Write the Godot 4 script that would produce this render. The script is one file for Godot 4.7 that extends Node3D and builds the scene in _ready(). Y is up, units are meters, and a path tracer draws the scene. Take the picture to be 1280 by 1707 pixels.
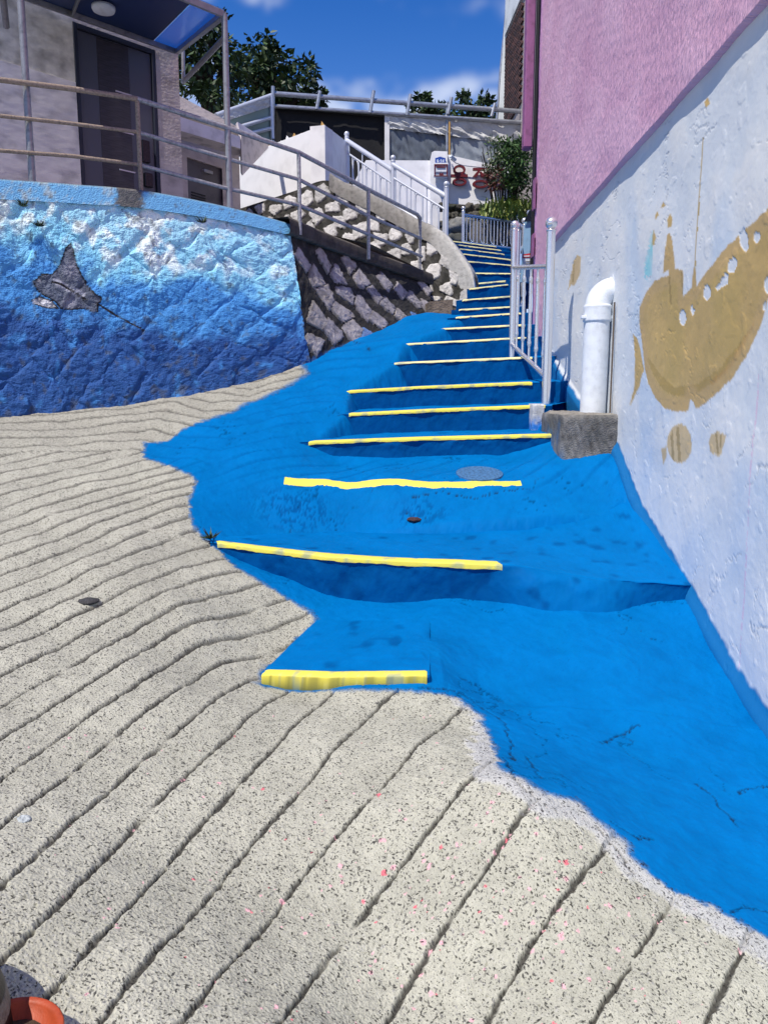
extends Node3D

# Eye at (0, EYE, 0) looking along -z, tilted down a little. at(px, py, d) is the point seen at that place of the 1280 x 1707 photograph, d metres ahead.
const FOCAL := 1282.0
const EYE := 1.45
const TILT := 0.1500983
const WALL_X := 1.51

var sun_dir := Vector3(0.30, -0.70, -0.215).normalized()
var rng := RandomNumberGenerator.new()
var na: FastNoiseLite
var nb: FastNoiseLite
var nc: FastNoiseLite
var M := {}
var used := {}


class MB:
	var v := PackedVector3Array()
	var n := PackedVector3Array()
	var c := PackedColorArray()
	var t := PackedVector2Array()
	var ix := PackedInt32Array()
	var col := Color.WHITE

	func vert(p: Vector3, nn: Vector3, uv := Vector2.ZERO) -> int:
		v.append(p); n.append(nn); c.append(col); t.append(uv)
		return v.size() - 1

	func quad(a: Vector3, b: Vector3, cc: Vector3, d: Vector3) -> void:
		var nn := (cc - a).cross(d - b).normalized()
		var i := vert(a, nn, Vector2(0, 0)); vert(b, nn, Vector2(1, 0)); vert(cc, nn, Vector2(1, 1)); vert(d, nn, Vector2(0, 1))
		ix.append_array([i, i + 2, i + 1, i, i + 3, i + 2])

	func quad_out(a: Vector3, b: Vector3, cc: Vector3, d: Vector3, from: Vector3) -> void:
		var nn := (cc - a).cross(d - b)
		if nn.dot((a + b + cc + d) / 4.0 - from) < 0:
			quad(d, cc, b, a)
		else:
			quad(a, b, cc, d)

	func tri(a: Vector3, b: Vector3, cc: Vector3) -> void:
		var nn := (b - a).cross(cc - a).normalized()
		var i := vert(a, nn); vert(b, nn, Vector2(1, 0)); vert(cc, nn, Vector2(1, 1))
		ix.append_array([i, i + 2, i + 1])

	func tri_out(a: Vector3, b: Vector3, cc: Vector3, from: Vector3) -> void:
		if (b - a).cross(cc - a).dot((a + b + cc) / 3.0 - from) < 0:
			tri(a, cc, b)
		else:
			tri(a, b, cc)

	func box(xf: Transform3D, s: Vector3, bev := 0.004) -> void:
		var h := s * 0.5
		bev = minf(bev, minf(h.x, minf(h.y, h.z)) * 0.8)
		var pt := func(g: Vector3, axis: int) -> Vector3:
			var q := Vector3(g.x * (h.x - (bev if axis != 0 else 0.0)), g.y * (h.y - (bev if axis != 1 else 0.0)), g.z * (h.z - (bev if axis != 2 else 0.0)))
			return xf * q
		var o := xf.origin
		for axis in 3:
			for s1 in [-1.0, 1.0]:
				var g := []
				for k in [[-1.0, -1.0], [1.0, -1.0], [1.0, 1.0], [-1.0, 1.0]]:
					var q := Vector3.ZERO
					q[axis] = s1; q[(axis + 1) % 3] = k[0]; q[(axis + 2) % 3] = k[1]
					g.append(pt.call(q, axis))
				quad_out(g[0], g[1], g[2], g[3], o)
		if bev <= 0.0:
			return
		for axis in 3:
			var b := (axis + 1) % 3
			var e := (axis + 2) % 3
			for s1 in [-1.0, 1.0]:
				for s2 in [-1.0, 1.0]:
					var lo := Vector3.ZERO
					lo[b] = s1; lo[e] = s2; lo[axis] = -1.0
					var hi := lo
					hi[axis] = 1.0
					quad_out(pt.call(lo, b), pt.call(hi, b), pt.call(hi, e), pt.call(lo, e), o)
		for sx in [-1.0, 1.0]:
			for sy in [-1.0, 1.0]:
				for sz in [-1.0, 1.0]:
					var g := Vector3(sx, sy, sz)
					tri_out(pt.call(g, 0), pt.call(g, 1), pt.call(g, 2), o)

	func tube(pts: Array, r: float, seg := 10, caps := true, r_end := -1.0) -> void:
		var up := Vector3.UP
		var first := v.size()
		var m := pts.size()
		var prev := Vector3.ZERO
		var run := 0.0
		for k in m:
			var p: Vector3 = pts[k]
			var tan: Vector3 = ((pts[k + 1] if k < m - 1 else p) - (pts[k - 1] if k > 0 else p)).normalized()
			if k == 0:
				up = tan.cross(Vector3(0.31, 0.9, 0.17)).normalized()
			else:
				run += p.distance_to(prev)
				up = (up - tan * up.dot(tan)).normalized()
			prev = p
			var side := tan.cross(up)
			var rr: float = r if r_end < 0 else lerpf(r, r_end, float(k) / (m - 1))
			if k > 0 and k < m - 1:
				var bend: float = (pts[k + 1] - p).normalized().dot((p - pts[k - 1]).normalized())
				rr /= maxf(0.75, sqrt((1.0 + bend) * 0.5))
			for s in seg + 1:
				var a := TAU * s / seg
				var nn := up * cos(a) + side * sin(a)
				vert(p + nn * rr, nn, Vector2(float(s) / seg, run))
		for k in m - 1:
			for s in seg:
				var i := first + k * (seg + 1) + s
				var j := i + seg + 1
				ix.append_array([i, j, i + 1, i + 1, j, j + 1])
		if caps:
			for e in [0, m - 1]:
				var tan: Vector3 = (pts[0] - pts[1]).normalized() if e == 0 else (pts[m - 1] - pts[m - 2]).normalized()
				var i0 := vert(pts[e], tan)
				for s in seg + 1:
					vert(v[first + e * (seg + 1) + s], tan)
				for s in seg:
					ix.append_array([i0, i0 + 1 + s, i0 + 2 + s])

	func lathe(xf: Transform3D, prof: Array, seg := 20) -> void:
		var first := v.size()
		var m := prof.size()
		for k in m:
			var a: Vector2 = prof[maxi(k - 1, 0)]
			var b: Vector2 = prof[mini(k + 1, m - 1)]
			var nr := Vector2(b.y - a.y, a.x - b.x).normalized()
			for s in seg + 1:
				var w := TAU * s / seg
				var q: Vector2 = prof[k]
				vert(xf * Vector3(q.x * cos(w), q.y, q.x * sin(w)), (xf.basis * Vector3(nr.x * cos(w), nr.y, nr.x * sin(w))).normalized(), Vector2(float(s) / seg, float(k) / m))
		for k in m - 1:
			for s in seg:
				var i := first + k * (seg + 1) + s
				var j := i + seg + 1
				ix.append_array([i, i + 1, j, i + 1, j + 1, j])

	func ball(p: Vector3, r: float, seg := 14, squash := 1.0) -> void:
		var prof := []
		for k in seg / 2 + 1:
			var a := -PI / 2 + PI * k / (seg / 2)
			prof.append(Vector2(maxf(r * cos(a), 0.0001), r * squash * sin(a)))
		lathe(Transform3D(Basis(), p), prof, seg)

	# a flat polygon of points in space, made thick by the vector thick
	func slab(pts: Array, thick: Vector3) -> void:
		var mid := Vector3.ZERO
		for p in pts:
			mid += p
		mid /= pts.size()
		var nn := Vector3.ZERO
		for k in pts.size():
			nn += (pts[k] - mid).cross(pts[(k + 1) % pts.size()] - mid)
		nn = nn.normalized()
		if nn.dot(thick) > 0:
			pts = pts.duplicate(); pts.reverse(); nn = -nn
		var ax := (pts[1] - pts[0] as Vector3).normalized()
		var ay := nn.cross(ax)
		var flat := PackedVector2Array()
		for p in pts:
			flat.append(Vector2((p - mid).dot(ax), (p - mid).dot(ay)))
		var tris := Geometry2D.triangulate_polygon(flat)
		for k in range(0, tris.size(), 3):
			tri_out(pts[tris[k]], pts[tris[k + 1]], pts[tris[k + 2]], (pts[tris[k]] + pts[tris[k + 1]] + pts[tris[k + 2]]) / 3.0 - nn)
			tri_out(pts[tris[k]] + thick, pts[tris[k + 1]] + thick, pts[tris[k + 2]] + thick, (pts[tris[k]] + pts[tris[k + 1]] + pts[tris[k + 2]]) / 3.0 + thick + nn)
		for k in pts.size():
			var a: Vector3 = pts[k]
			var b: Vector3 = pts[(k + 1) % pts.size()]
			quad(b, a, a + thick, b + thick)

	func mesh() -> ArrayMesh:
		var arr := []
		arr.resize(Mesh.ARRAY_MAX)
		arr[Mesh.ARRAY_VERTEX] = v; arr[Mesh.ARRAY_NORMAL] = n; arr[Mesh.ARRAY_COLOR] = c; arr[Mesh.ARRAY_TEX_UV] = t; arr[Mesh.ARRAY_INDEX] = ix
		var m := ArrayMesh.new()
		m.add_surface_from_arrays(Mesh.PRIMITIVE_TRIANGLES, arr)
		return m


# ---------- points and small maths

func ray(px: float, py: float) -> Vector3:
	var u := (px - 640.0) / FOCAL
	var w := (py - 853.5) / FOCAL
	var f := cos(TILT) - w * sin(TILT)
	return Vector3(u / f, (-sin(TILT) - w * cos(TILT)) / f, -1.0)


func at(px: float, py: float, d: float) -> Vector3:
	return Vector3(0, EYE, 0) + ray(px, py) * d


func at_x(px: float, py: float, x: float) -> Vector3:
	var r := ray(px, py)
	return Vector3(0, EYE, 0) + r * (x / r.x)


func at_y(px: float, py: float, y: float) -> Vector3:
	var r := ray(px, py)
	return Vector3(0, EYE, 0) + r * ((y - EYE) / r.y)


func pts3(list: Array) -> Array:
	return list.map(func(q): return at(q[0], q[1], q[2]))


func line_at(pts: Array, f: float) -> Vector3:
	var total := 0.0
	for k in pts.size() - 1:
		total += pts[k].distance_to(pts[k + 1])
	var want := f * total
	for k in pts.size() - 1:
		var l: float = pts[k].distance_to(pts[k + 1])
		if want <= l or k == pts.size() - 2:
			return pts[k].lerp(pts[k + 1], want / maxf(l, 1e-6))
		want -= l
	return pts[-1]


func smooth_line(pts: Array, each := 6) -> Array:
	var out := []
	for k in pts.size() - 1:
		var a = pts[maxi(k - 1, 0)]
		var d = pts[mini(k + 2, pts.size() - 1)]
		for s in each:
			out.append(pts[k].cubic_interpolate(pts[k + 1], a, d, float(s) / each))
	out.append(pts[-1])
	return out


func sstep(a: float, b: float, x: float) -> float:
	var t := clampf((x - a) / (b - a), 0.0, 1.0)
	return t * t * (3.0 - 2.0 * t)


# thin plate spline through scattered (x, d) -> value, kept as a table for quick look-ups
class Table:
	var x0: float
	var d0: float
	var sx: float
	var sd: float
	var nx: int
	var nd: int
	var a := PackedFloat32Array()

	func put(x_0: float, x_1: float, d_0: float, d_1: float, n_x: int, n_d: int) -> void:
		x0 = x_0; d0 = d_0; nx = n_x; nd = n_d
		sx = (x_1 - x_0) / (n_x - 1); sd = (d_1 - d_0) / (n_d - 1)
		a.resize(nx * nd)

	func get_at(x: float, d: float) -> float:
		var fx := clampf((x - x0) / sx, 0.0, nx - 1.001)
		var fd := clampf((d - d0) / sd, 0.0, nd - 1.001)
		var i := int(fx)
		var j := int(fd)
		fx -= i; fd -= j
		var k := j * nx + i
		return (a[k] * (1.0 - fx) + a[k + 1] * fx) * (1.0 - fd) + (a[k + nx] * (1.0 - fx) + a[k + nx + 1] * fx) * fd


func spline(points: Array, soft: float, table: Table) -> void:
	var m := points.size()
	var size := m + 3
	var rows := []
	for i in m:
		var r := PackedFloat64Array()
		r.resize(size + 1)
		for j in m:
			var q: float = (points[i][0] - points[j][0]) ** 2 + (points[i][1] - points[j][1]) ** 2
			r[j] = 0.5 * q * log(q) if q > 1e-12 else 0.0
		r[i] += soft
		r[m] = 1.0; r[m + 1] = points[i][0]; r[m + 2] = points[i][1]; r[size] = points[i][2]
		rows.append(r)
	for e in 3:
		var r := PackedFloat64Array()
		r.resize(size + 1)
		for j in m:
			r[j] = 1.0 if e == 0 else points[j][e - 1]
		rows.append(r)
	for k in size:
		var best := k
		for i in range(k, size):
			if absf(rows[i][k]) > absf(rows[best][k]):
				best = i
		var tmp: PackedFloat64Array = rows[k]
		rows[k] = rows[best]; rows[best] = tmp
		var pk: PackedFloat64Array = rows[k]
		for i in range(k + 1, size):
			var ri: PackedFloat64Array = rows[i]
			var f := ri[k] / pk[k]
			if f != 0.0:
				for j in range(k, size + 1):
					ri[j] -= f * pk[j]
				rows[i] = ri
	var w := PackedFloat64Array()
	w.resize(size)
	for k in range(size - 1, -1, -1):
		var s: float = rows[k][size]
		for j in range(k + 1, size):
			s -= rows[k][j] * w[j]
		w[k] = s / rows[k][k]
	var px := PackedFloat64Array()
	var pd := PackedFloat64Array()
	for p in points:
		px.append(p[0]); pd.append(p[1])
	for j in table.nd:
		for i in table.nx:
			var x := table.x0 + i * table.sx
			var d := table.d0 + j * table.sd
			var s := w[m] + w[m + 1] * x + w[m + 2] * d
			for k in m:
				var q := (x - px[k]) * (x - px[k]) + (d - pd[k]) * (d - pd[k])
				if q > 1e-12:
					s += w[k] * 0.5 * q * log(q)
			table.a[j * table.nx + i] = s


# signed distance to a closed polygon, positive inside
func fill_distance(poly: PackedVector2Array, table: Table) -> void:
	for j in table.nd:
		for i in table.nx:
			var p := Vector2(table.x0 + i * table.sx, table.d0 + j * table.sd)
			var best := 1e9
			for k in poly.size():
				var q := Geometry2D.get_closest_point_to_segment(p, poly[k], poly[(k + 1) % poly.size()])
				best = minf(best, p.distance_squared_to(q))
			table.a[j * table.nx + i] = sqrt(best) * (1.0 if Geometry2D.is_point_in_polygon(p, poly) else -1.0)


# ---------- nodes

func numbered(parent: Node, called: String) -> String:
	var key := str(parent.get_instance_id()) + called
	var k: int = used.get(key, 0)
	used[key] = k + 1
	return called if k == 0 else "%s_%03d" % [called, k]


func part(parent: Node, called: String, mesh: Mesh, material: Material, label := "") -> MeshInstance3D:
	var o := MeshInstance3D.new()
	o.name = numbered(parent, called)
	o.mesh = mesh
	o.material_override = material
	parent.add_child(o, true)
	if label:
		o.set_meta("label", label)
	return o


func tag(o: Node, label: String, category: String, group := "") -> Node:
	o.set_meta("label", label)
	o.set_meta("category", category)
	if group:
		o.set_meta("group", group)
	return o


func thing(called: String, label: String, category: String, where := Vector3.ZERO, group := "") -> Node3D:
	var o := Node3D.new()
	o.name = numbered(self, called)
	add_child(o, true)
	o.position = where
	tag(o, label, category, group)
	return o


func structure(called: String, mesh: Mesh, material: Material) -> MeshInstance3D:
	var o := part(self, called, mesh, material)
	o.set_meta("kind", "structure")
	return o


# moves a builder's vertices so that they are relative to the thing's base
func local(mb: MB, o: Node3D) -> ArrayMesh:
	for i in mb.v.size():
		mb.v[i] -= o.position
	return mb.mesh()


func grid_mesh(nu: int, nv: int, pos: PackedVector3Array, col: PackedColorArray, uv: PackedVector2Array, flip := false) -> ArrayMesh:
	var nor := PackedVector3Array()
	nor.resize(pos.size())
	for j in nv:
		var ja := maxi(j - 1, 0) * nu
		var jb := mini(j + 1, nv - 1) * nu
		for i in nu:
			var a := pos[j * nu + mini(i + 1, nu - 1)] - pos[j * nu + maxi(i - 1, 0)]
			var b := pos[jb + i] - pos[ja + i]
			var nn := a.cross(b).normalized()
			nor[j * nu + i] = -nn if flip else nn
	var ix := PackedInt32Array()
	ix.resize((nu - 1) * (nv - 1) * 6)
	var k := 0
	for j in nv - 1:
		for i in nu - 1:
			var a := j * nu + i
			var b := a + 1
			var c := a + nu
			var d := c + 1
			if flip:
				ix[k] = a; ix[k + 1] = b; ix[k + 2] = d; ix[k + 3] = a; ix[k + 4] = d; ix[k + 5] = c
			else:
				ix[k] = a; ix[k + 1] = d; ix[k + 2] = b; ix[k + 3] = a; ix[k + 4] = c; ix[k + 5] = d
			k += 6
	var arr := []
	arr.resize(Mesh.ARRAY_MAX)
	arr[Mesh.ARRAY_VERTEX] = pos; arr[Mesh.ARRAY_NORMAL] = nor; arr[Mesh.ARRAY_COLOR] = col; arr[Mesh.ARRAY_TEX_UV] = uv; arr[Mesh.ARRAY_INDEX] = ix
	var m := ArrayMesh.new()
	m.add_surface_from_arrays(Mesh.PRIMITIVE_TRIANGLES, arr)
	return m


# ---------- materials

func lin(r: float, g: float, b: float) -> Color:   # a linear base colour from 0-255 sRGB numbers
	return Color(r / 255.0, g / 255.0, b / 255.0).srgb_to_linear()


func noise_map(freq: float, octaves: int, seed_: int, size := 512, kind := FastNoiseLite.TYPE_SIMPLEX_SMOOTH, ramp: Gradient = null) -> NoiseTexture2D:
	var f := FastNoiseLite.new()
	f.noise_type = kind
	f.seed = seed_
	f.frequency = freq
	f.fractal_octaves = octaves
	var t := NoiseTexture2D.new()
	t.width = size; t.height = size
	t.seamless = true
	t.noise = f
	if ramp:
		t.color_ramp = ramp
	return t


func ramp(stops: Array) -> Gradient:
	var g := Gradient.new()
	var o := PackedFloat32Array()
	var c := PackedColorArray()
	for s in stops:
		o.append(s[0]); c.append(s[1])
	g.offsets = o; g.colors = c
	return g


func grey(v: float) -> Color:
	return Color(v, v, v)


# albedo given in sRGB 0-255
func mat(r: float, g: float, b: float, rough := 0.8, metal := 0.0) -> StandardMaterial3D:
	var m := StandardMaterial3D.new()
	m.albedo_color = Color(r / 255.0, g / 255.0, b / 255.0)
	m.roughness = rough
	m.metallic = metal
	return m


func worn(m: StandardMaterial3D, tone: Texture2D, bump: Texture2D, scale_: float, height: float) -> StandardMaterial3D:
	m.uv1_triplanar = true
	m.uv1_world_triplanar = true
	m.uv1_scale = Vector3.ONE * scale_
	if tone:
		m.albedo_texture = tone
	if bump:
		m.heightmap_enabled = true
		m.heightmap_texture = bump
		m.heightmap_scale = height
	return m


func vcol(m: StandardMaterial3D) -> StandardMaterial3D:
	m.vertex_color_use_as_albedo = true
	return m


# ---------- the ground

var H := Table.new()
var paint := Table.new()
var stair := Table.new()
var phase := Table.new()
var step_front := []
var step_back := []


func hit(px: float, py: float) -> Vector3:   # where a line of sight meets the sloping road
	var r := ray(px, py)
	var d := 0.7
	while d < 9.5:
		if EYE + r.y * d < H.get_at(r.x * d, d):
			break
		d += 0.015
	return Vector3(r.x * d, H.get_at(r.x * d, d), -d)


func flat(p: Vector3) -> Vector2:
	return Vector2(p.x, -p.z)


func lay_out_ground() -> void:
	var known := [
		[640, 1707, 1.53], [100, 1700, 1.26], [490, 1700, 1.39], [1280, 1707, 1.54], [0, 1500, 1.46], [0, 1300, 1.9], [300, 1400, 1.86], [640, 1300, 2.19],
		[300, 1150, 2.55], [0, 1130, 2.4], [0, 1000, 2.95], [150, 1010, 3.0], [300, 1000, 3.2], [425, 1095, 3.13], [0, 870, 3.75], [200, 870, 3.95], [0, 757, 4.8], [240, 745, 5.2],
		[0, 693, 5.6], [-250, 710, 5.1], [250, 668, 6.1], [400, 640, 6.5], [515, 605, 6.9], [575, 575, 7.3], [650, 548, 7.8], [722, 522, 8.3],
		[575, 1150, 2.8], [860, 1330, 2.05], [1040, 1400, 2.05], [1280, 1590, 1.74], [1280, 1220, 2.86], [1180, 1100, 3.28], [1165, 1030, 3.55],
		[1000, 1100, 3.15], [760, 1060, 3.3], [790, 1150, 2.92], [1000, 1230, 2.68], [522, 1044, 3.46], [640, 1060, 3.3], [740, 1022, 3.52], [724, 1118, 2.86], [728, 1070, 3.16], [700, 1153, 2.79], [440, 1150, 2.83],
		[450, 978, 3.68], [390, 935, 3.9], [355, 902, 4.08], [330, 850, 4.32], [400, 780, 4.85], [470, 803, 4.74], [660, 803, 4.74], [860, 806, 4.74], [440, 886, 4.38], [560, 882, 4.45], [650, 880, 4.46], [560, 772, 5.2], [700, 769, 5.2], [860, 765, 5.2], [505, 735, 5.3], [566, 688, 5.8],
		[572, 650, 6.3], [650, 603, 6.8], [664, 570, 7.15], [735, 545, 7.55], [1000, 900, 4.2], [950, 780, 4.9], [937, 764, 5.0], [1000, 850, 4.55], [1030, 762, 4.95], [800, 872, 4.4],
	]
	var pts := []
	for k in known:
		var p := at(k[0], k[1], k[2])
		pts.append([p.x, -p.z, p.y])
	pts.append([0.2, -5.0, -0.55]); pts.append([-5.0, 0.0, -0.45]); pts.append([-8.0, 5.0, 0.25]); pts.append([3.5, 2.0, -0.35]); pts.append([3.0, 7.0, 1.3]); pts.append([0.6, 9.8, 2.3])
	H.put(-9.0, 4.0, -6.0, 10.0, 170, 210)
	spline(pts, 0.004, H)

	# where the blue paint ends, and where the stairs cut into the slope
	var edge := PackedVector2Array()
	for q in [[515, 622], [468, 652], [400, 682], [310, 716], [275, 735], [240, 737], [236, 762], [262, 772], [290, 780], [326, 801], [312, 835], [318, 872], [342, 900], [358, 912], [390, 945], [450, 982], [522, 1022],
			[526, 1040], [490, 1072], [442, 1110], [430, 1142], [560, 1154], [715, 1160], [770, 1172], [806, 1200], [820, 1255], [838, 1290], [868, 1300], [900, 1322], [960, 1340], [995, 1372], [1045, 1408], [1058, 1440], [1105, 1478], [1170, 1510], [1225, 1545], [1280, 1572]]:
		edge.append(flat(hit(q[0], q[1])))
	edge.append(Vector2(1.9, 1.2)); edge.append(Vector2(1.95, 9.58)); edge.append(Vector2(-0.6, 9.55)); edge.append(Vector2(-0.75, 7.0))
	paint.put(-4.0, 2.0, 0.9, 9.6, 220, 300)
	fill_distance(edge, paint)
	var cut := PackedVector2Array()
	for q in [[362, 905, 4.0], [600, 932, 3.75], [860, 942, 3.65], [1000, 966, 3.62], [1165, 976, 3.69]]:
		cut.append(flat(at(q[0], q[1], q[2])))
	for q in [[1043, 826, 4.7], [1000, 858, 4.52], [850, 884, 4.44], [640, 889, 4.44], [440, 895, 4.28], [350, 902, 4.07]]:
		cut.append(flat(at(q[0], q[1], q[2])))
	var low_cut := Table.new()
	low_cut.put(-4.0, 2.0, 0.9, 9.6, 220, 300)
	fill_distance(cut, low_cut)
	cut = PackedVector2Array()
	for q in [[510, 737, 5.29], [700, 731, 5.31], [900, 726, 5.34]]:
		cut.append(flat(at(q[0], q[1], q[2])))
	cut.append(Vector2(1.2, 5.4)); cut.append(Vector2(1.2, 5.72)); cut.append(Vector2(1.95, 5.75)); cut.append(Vector2(1.95, 9.59))
	for q in [[775, 513, 8.6], [765, 526, 7.95], [735, 547, 7.5], [668, 572, 7.1], [655, 605, 6.8], [577, 652, 6.3], [571, 690, 5.8]]:
		cut.append(flat(at(q[0], q[1], q[2])))
	stair.put(-4.0, 2.0, 0.9, 9.6, 220, 300)
	fill_distance(cut, stair)
	for k in stair.a.size():
		stair.a[k] = maxf(stair.a[k], low_cut.a[k])

	# the grooves raked across the concrete: numbered lines, and a smooth function that takes their numbers
	var lines := {
		-16: [[0, 824], [156, 788], [234, 765]], -15: [[0, 853], [98, 815], [195, 800], [273, 780]], -13: [[0, 888], [137, 845], [219, 820], [309, 796]],
		-11: [[0, 937], [117, 894], [219, 851], [312, 827], [490, 785]], -9: [[0, 986], [117, 941], [250, 886], [312, 855], [450, 812]], -7: [[0, 1054], [148, 988], [250, 937], [324, 913]],
		-5: [[0, 1127], [164, 1042], [250, 1003], [390, 960]], -3: [[0, 1242], [90, 1182], [172, 1138], [250, 1085], [352, 1042], [484, 1003]], -2: [[0, 1291], [131, 1204], [262, 1122], [335, 1074], [480, 1034]],
		-1: [[0, 1401], [98, 1313], [191, 1231], [273, 1160], [355, 1100]], 0: [[0, 1494], [109, 1373], [219, 1280], [328, 1204], [421, 1133]],
		1: [[16, 1620], [109, 1521], [219, 1400], [322, 1286], [415, 1198], [476, 1155]], 2: [[98, 1658], [219, 1515], [306, 1417], [394, 1319], [465, 1237], [552, 1160]],
		3: [[158, 1701], [262, 1581], [377, 1450], [487, 1335], [558, 1242], [645, 1160]], 4: [[312, 1696], [416, 1570], [498, 1461], [574, 1384], [656, 1297], [760, 1195]],
		5: [[481, 1702], [552, 1609], [640, 1500], [730, 1385], [810, 1300]], 6: [[640, 1685], [740, 1540], [805, 1450], [865, 1370]], 7: [[825, 1690], [890, 1575], [950, 1480], [1005, 1425]],
		8: [[985, 1700], [1055, 1610], [1100, 1550]],
	}
	var marks := []
	for number in lines:
		for q in lines[number]:
			var p := hit(q[0], q[1])
			marks.append([p.x, -p.z, float(number)])
	phase.put(-5.0, 2.0, 0.9, 7.5, 180, 200)
	spline(marks, 0.12, phase)


func ground(x: float, d: float) -> float:
	return H.get_at(x, d) + na.get_noise_2d(x * 2.2, d * 2.2) * 0.014 + nb.get_noise_2d(x * 14.0, d * 14.0) * 0.003


func near_line(p: Vector2, pts: PackedVector2Array) -> float:
	var best := 9.0
	for k in pts.size() - 1:
		best = minf(best, p.distance_squared_to(Geometry2D.get_closest_point_to_segment(p, pts[k], pts[k + 1])))
	return sqrt(best)


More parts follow.
